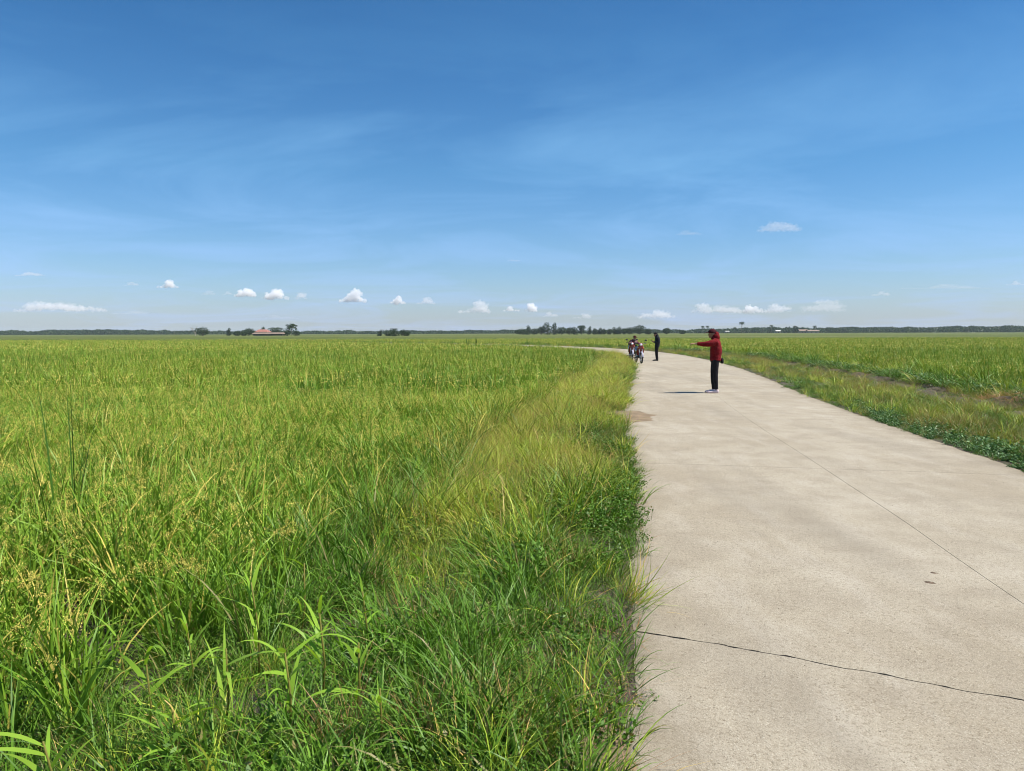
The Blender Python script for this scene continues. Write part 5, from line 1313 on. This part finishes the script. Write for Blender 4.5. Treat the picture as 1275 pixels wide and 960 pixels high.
tuft('thin brown runners sprawling over the concrete beside the crack', 786, 792, [blades(pr, 6, 0.25, 0.50, 0.0032, 0.04, (1.25, 1.45), (0.1, 0.22), 7, 0.9)], M['red'], 0.0, (0, R(8), R(0)), 'grass_runner')
tuft('thin brown runner on the concrete near the bottom left of the road', 783, 858, [blades(pr, 4, 0.2, 0.38, 0.0032, 0.02, (1.25, 1.45), (0.1, 0.22), 7, 0.9)], M['red'], 0.0, (0, R(6), R(0)), 'grass_runner')

# dark weeds standing above the rice
def reed(label, px, ytop, Y, n_=3, w=0.02):
    tp = AT(px, ytop, Y); zz = float(ground_z(np.array([tp.x]), np.array([Y]))[0]); h = tp.z - zz
    rt = tag(empty('tall_weed', (tp.x, Y, zz)), label, 'weed'); M_ = M['lush']
    v, q, a_ = blades(pr, n_, h * 0.85, h * 1.0, w, 0.09, (0.0, 0.16), (0.0, 0.35), 6, 0.0, 0, 0.0, 0.35, rnd=(0.12, 0.3)); a_[:, 1] = 0.4 + 0.6 * a_[:, 1]
    link('stalks', np_mesh('stalks', v, q, a_), rt, [M_])
reed('tall dark weed spike rising from the rice near the left edge', 83, 455, 6.4, 3, 0.010)
reed('shorter dark weed spike left of the tall one', 74, 464, 6.3, 3, 0.014)
reed('small dark weed alone in rice by the left edge', 38, 586, 4.6, 2, 0.010)
reed('first of two small dark stalks far out in the left field', 583, 417.2, 90, 3, 0.10)
reed('second small dark stalk, right of the first, far in the field', 593, 417.0, 90, 3, 0.10)

# heap of straw and earth where the ditch widens
g_ = G(1262, 500, -0.15)
rngp = np.random.default_rng(8); V_ = []; 
rt = tag(empty('straw_heap', (g_.x + 0.3, g_.y, float(ground_z(np.array([g_.x + 0.3]), np.array([g_.y]))[0]))), 'brown heap of straw and mud on the ditch bank at right', 'heap')
u = np.linspace(0, 2 * np.pi, 40, endpoint=False); rr = np.linspace(0, 1, 14)
RR_, UU = np.meshgrid(rr, u, indexing='ij'); X_ = RR_ * np.cos(UU) * 1.2; Y_ = RR_ * np.sin(UU) * 0.7; Z_ = 0.24 * (1 - RR_ ** 2) * (0.7 + 0.6 * fnoise(X_, Y_, 88, 2.5)) - 0.12
idx_ = np.arange(14 * 40).reshape(14, 40); q_ = np.stack([idx_[:-1], np.roll(idx_[:-1], -1, 1), np.roll(idx_[1:], -1, 1), idx_[1:]], -1).reshape(-1, 4)
link('earth', np_mesh('earth', np.stack([X_, Y_, Z_], -1).reshape(-1, 3), q_, smooth=True), rt, [M['soil']])
outs = []
for i in range(120):
    r_ = math.sqrt(rngp.uniform(0, 1)); a_ = rngp.uniform(0, 6.28); xx, yy_ = r_ * math.cos(a_) * 1.15, r_ * math.sin(a_) * 0.65
    outs.append(blades(rngp, 6, 0.15, 0.4, 0.006, 0.08, (0.8, 1.6), (0.0, 0.6), 3, 0.9, 0.16 * (1 - r_ * r_), base=(xx, yy_)))
v, q, a_ = merge(outs); link('straw', np_mesh('straw', v, q, a_), rt, [M['red']])

# scoured soil bay at the left road edge
def blob(name, label, px, py, rx, ry, h, mat, seed, kind=None, cat=None, z0=0.0, rot=0.0):
    g_ = G(px, py); u = np.linspace(0, 2 * np.pi, 64, endpoint=False); rr = np.linspace(0, 1, 12)
    RR_, UU = np.meshgrid(rr, u, indexing='ij'); rad = 1 + 0.55 * (fnoise(np.cos(UU) * 1.2 + 5, np.sin(UU) * 1.2, seed, 1.6, 3) - 0.5) * 2
    X_ = RR_ * rad * np.cos(UU) * rx; Y_ = RR_ * rad * np.sin(UU) * ry
    Z_ = h * (1 - RR_ ** 3) * (0.6 + 0.8 * fnoise(X_ / rx, Y_ / rx, seed + 1, 3.0)) - 0.003
    idx_ = np.arange(12 * 64).reshape(12, 64); q_ = np.stack([idx_[:-1], np.roll(idx_[:-1], -1, 1), np.roll(idx_[1:], -1, 1), idx_[1:]], -1).reshape(-1, 4)
    o_ = link(name, np_mesh(name, np.stack([X_, Y_, Z_], -1).reshape(-1, 3), q_, smooth=True), None, [mat]); o_.location = (g_.x, g_.y, z0); o_.rotation_euler = (0, 0, rot)
    tag(o_, label, cat, None, kind); return o_
M['dustsoil'] = simple('dusty_soil', (0.19, 0.135, 0.078), 0.95, var=0.15, scale=5, bump=0.6)
blob('dirt', 'patch of bare brown soil washed over the left road edge', 776, 518, 0.66, 1.0, 0.02, M['dustsoil'], 3, 'stuff')
blob('dirt', 'crumbly dark soil covering the road edge at the bottom', 742, 948, 0.16, 0.30, 0.018, M['dustsoil'], 5, 'stuff')
M['mud'] = simple('dark_dried_mud', (0.13, 0.09, 0.06), 0.95, var=0.2, scale=20, bump=0.6)
blob('mud_clod', 'larger flat clod of dried mud right of the centre joint', 1158, 726, 0.036, 0.020, 0.010, M['mud'], 7, None, 'mud clod', 0.002, R(-30))
blob('mud_clod', 'smaller flat clod of dried mud just behind the larger one', 1163, 714, 0.024, 0.016, 0.009, M['mud'], 9, None, 'mud clod', 0.002, R(-20))
# litter of grit and crumbs of earth on the concrete
outs_v, outs_q = [], []
k = 0; gr = np.random.default_rng(17)
sx_ = gr.uniform(0, 24, 700); tt = np.clip(np.abs(gr.normal(0, 0.16, 700)), 0, 1); tt = np.where(gr.uniform(0, 1, 700) < 0.3, 1 - tt, tt); tt = np.where(gr.uniform(0, 1, 700) < 0.25, gr.uniform(0, 1, 700), tt)
pp = road_pt(s_at_y(1.5) + sx_ ** 1.0 * gr.uniform(0, 1, 700), tt)
for (x_, y_) in pp:
    r_ = gr.uniform(0.0012, 0.0042); a_ = gr.uniform(0, 6.28)
    vs = np.array([[math.cos(a_ + i * 2.09) * r_ * gr.uniform(0.7, 1.3), math.sin(a_ + i * 2.09) * r_ * gr.uniform(0.7, 1.3), 0.0] for i in range(3)] + [[0, 0, r_ * 0.9], [0, 0, -0.002]])
    vs += np.array([x_, y_, 0.003]); outs_v.append(vs)
    for f in ((0, 1, 3), (1, 2, 3), (2, 0, 3), (1, 0, 4), (2, 1, 4), (0, 2, 4)): outs_q.append([i + k for i in f])
    k += 5
me = np_mesh('gravel', np.concatenate(outs_v), np.zeros((0, 4)), tris=np.array(outs_q)); o_ = link('gravel', me, None, [M['mud']]); tag(o_, 'sparse crumbs of earth and grit lying on the concrete', kind='stuff')

# ------------------------------------------------------------------ haze over the plain
bm = bmesh.new(); boxm(bm, -3000, 3000, -400, 3400, -1.5, 26)
hz = bm_obj('haze', bm, volmat('haze', 0.00011, (0.80, 0.92, 1.0)), None, False); tag(hz, 'thin humid haze over the plain', kind='stuff')
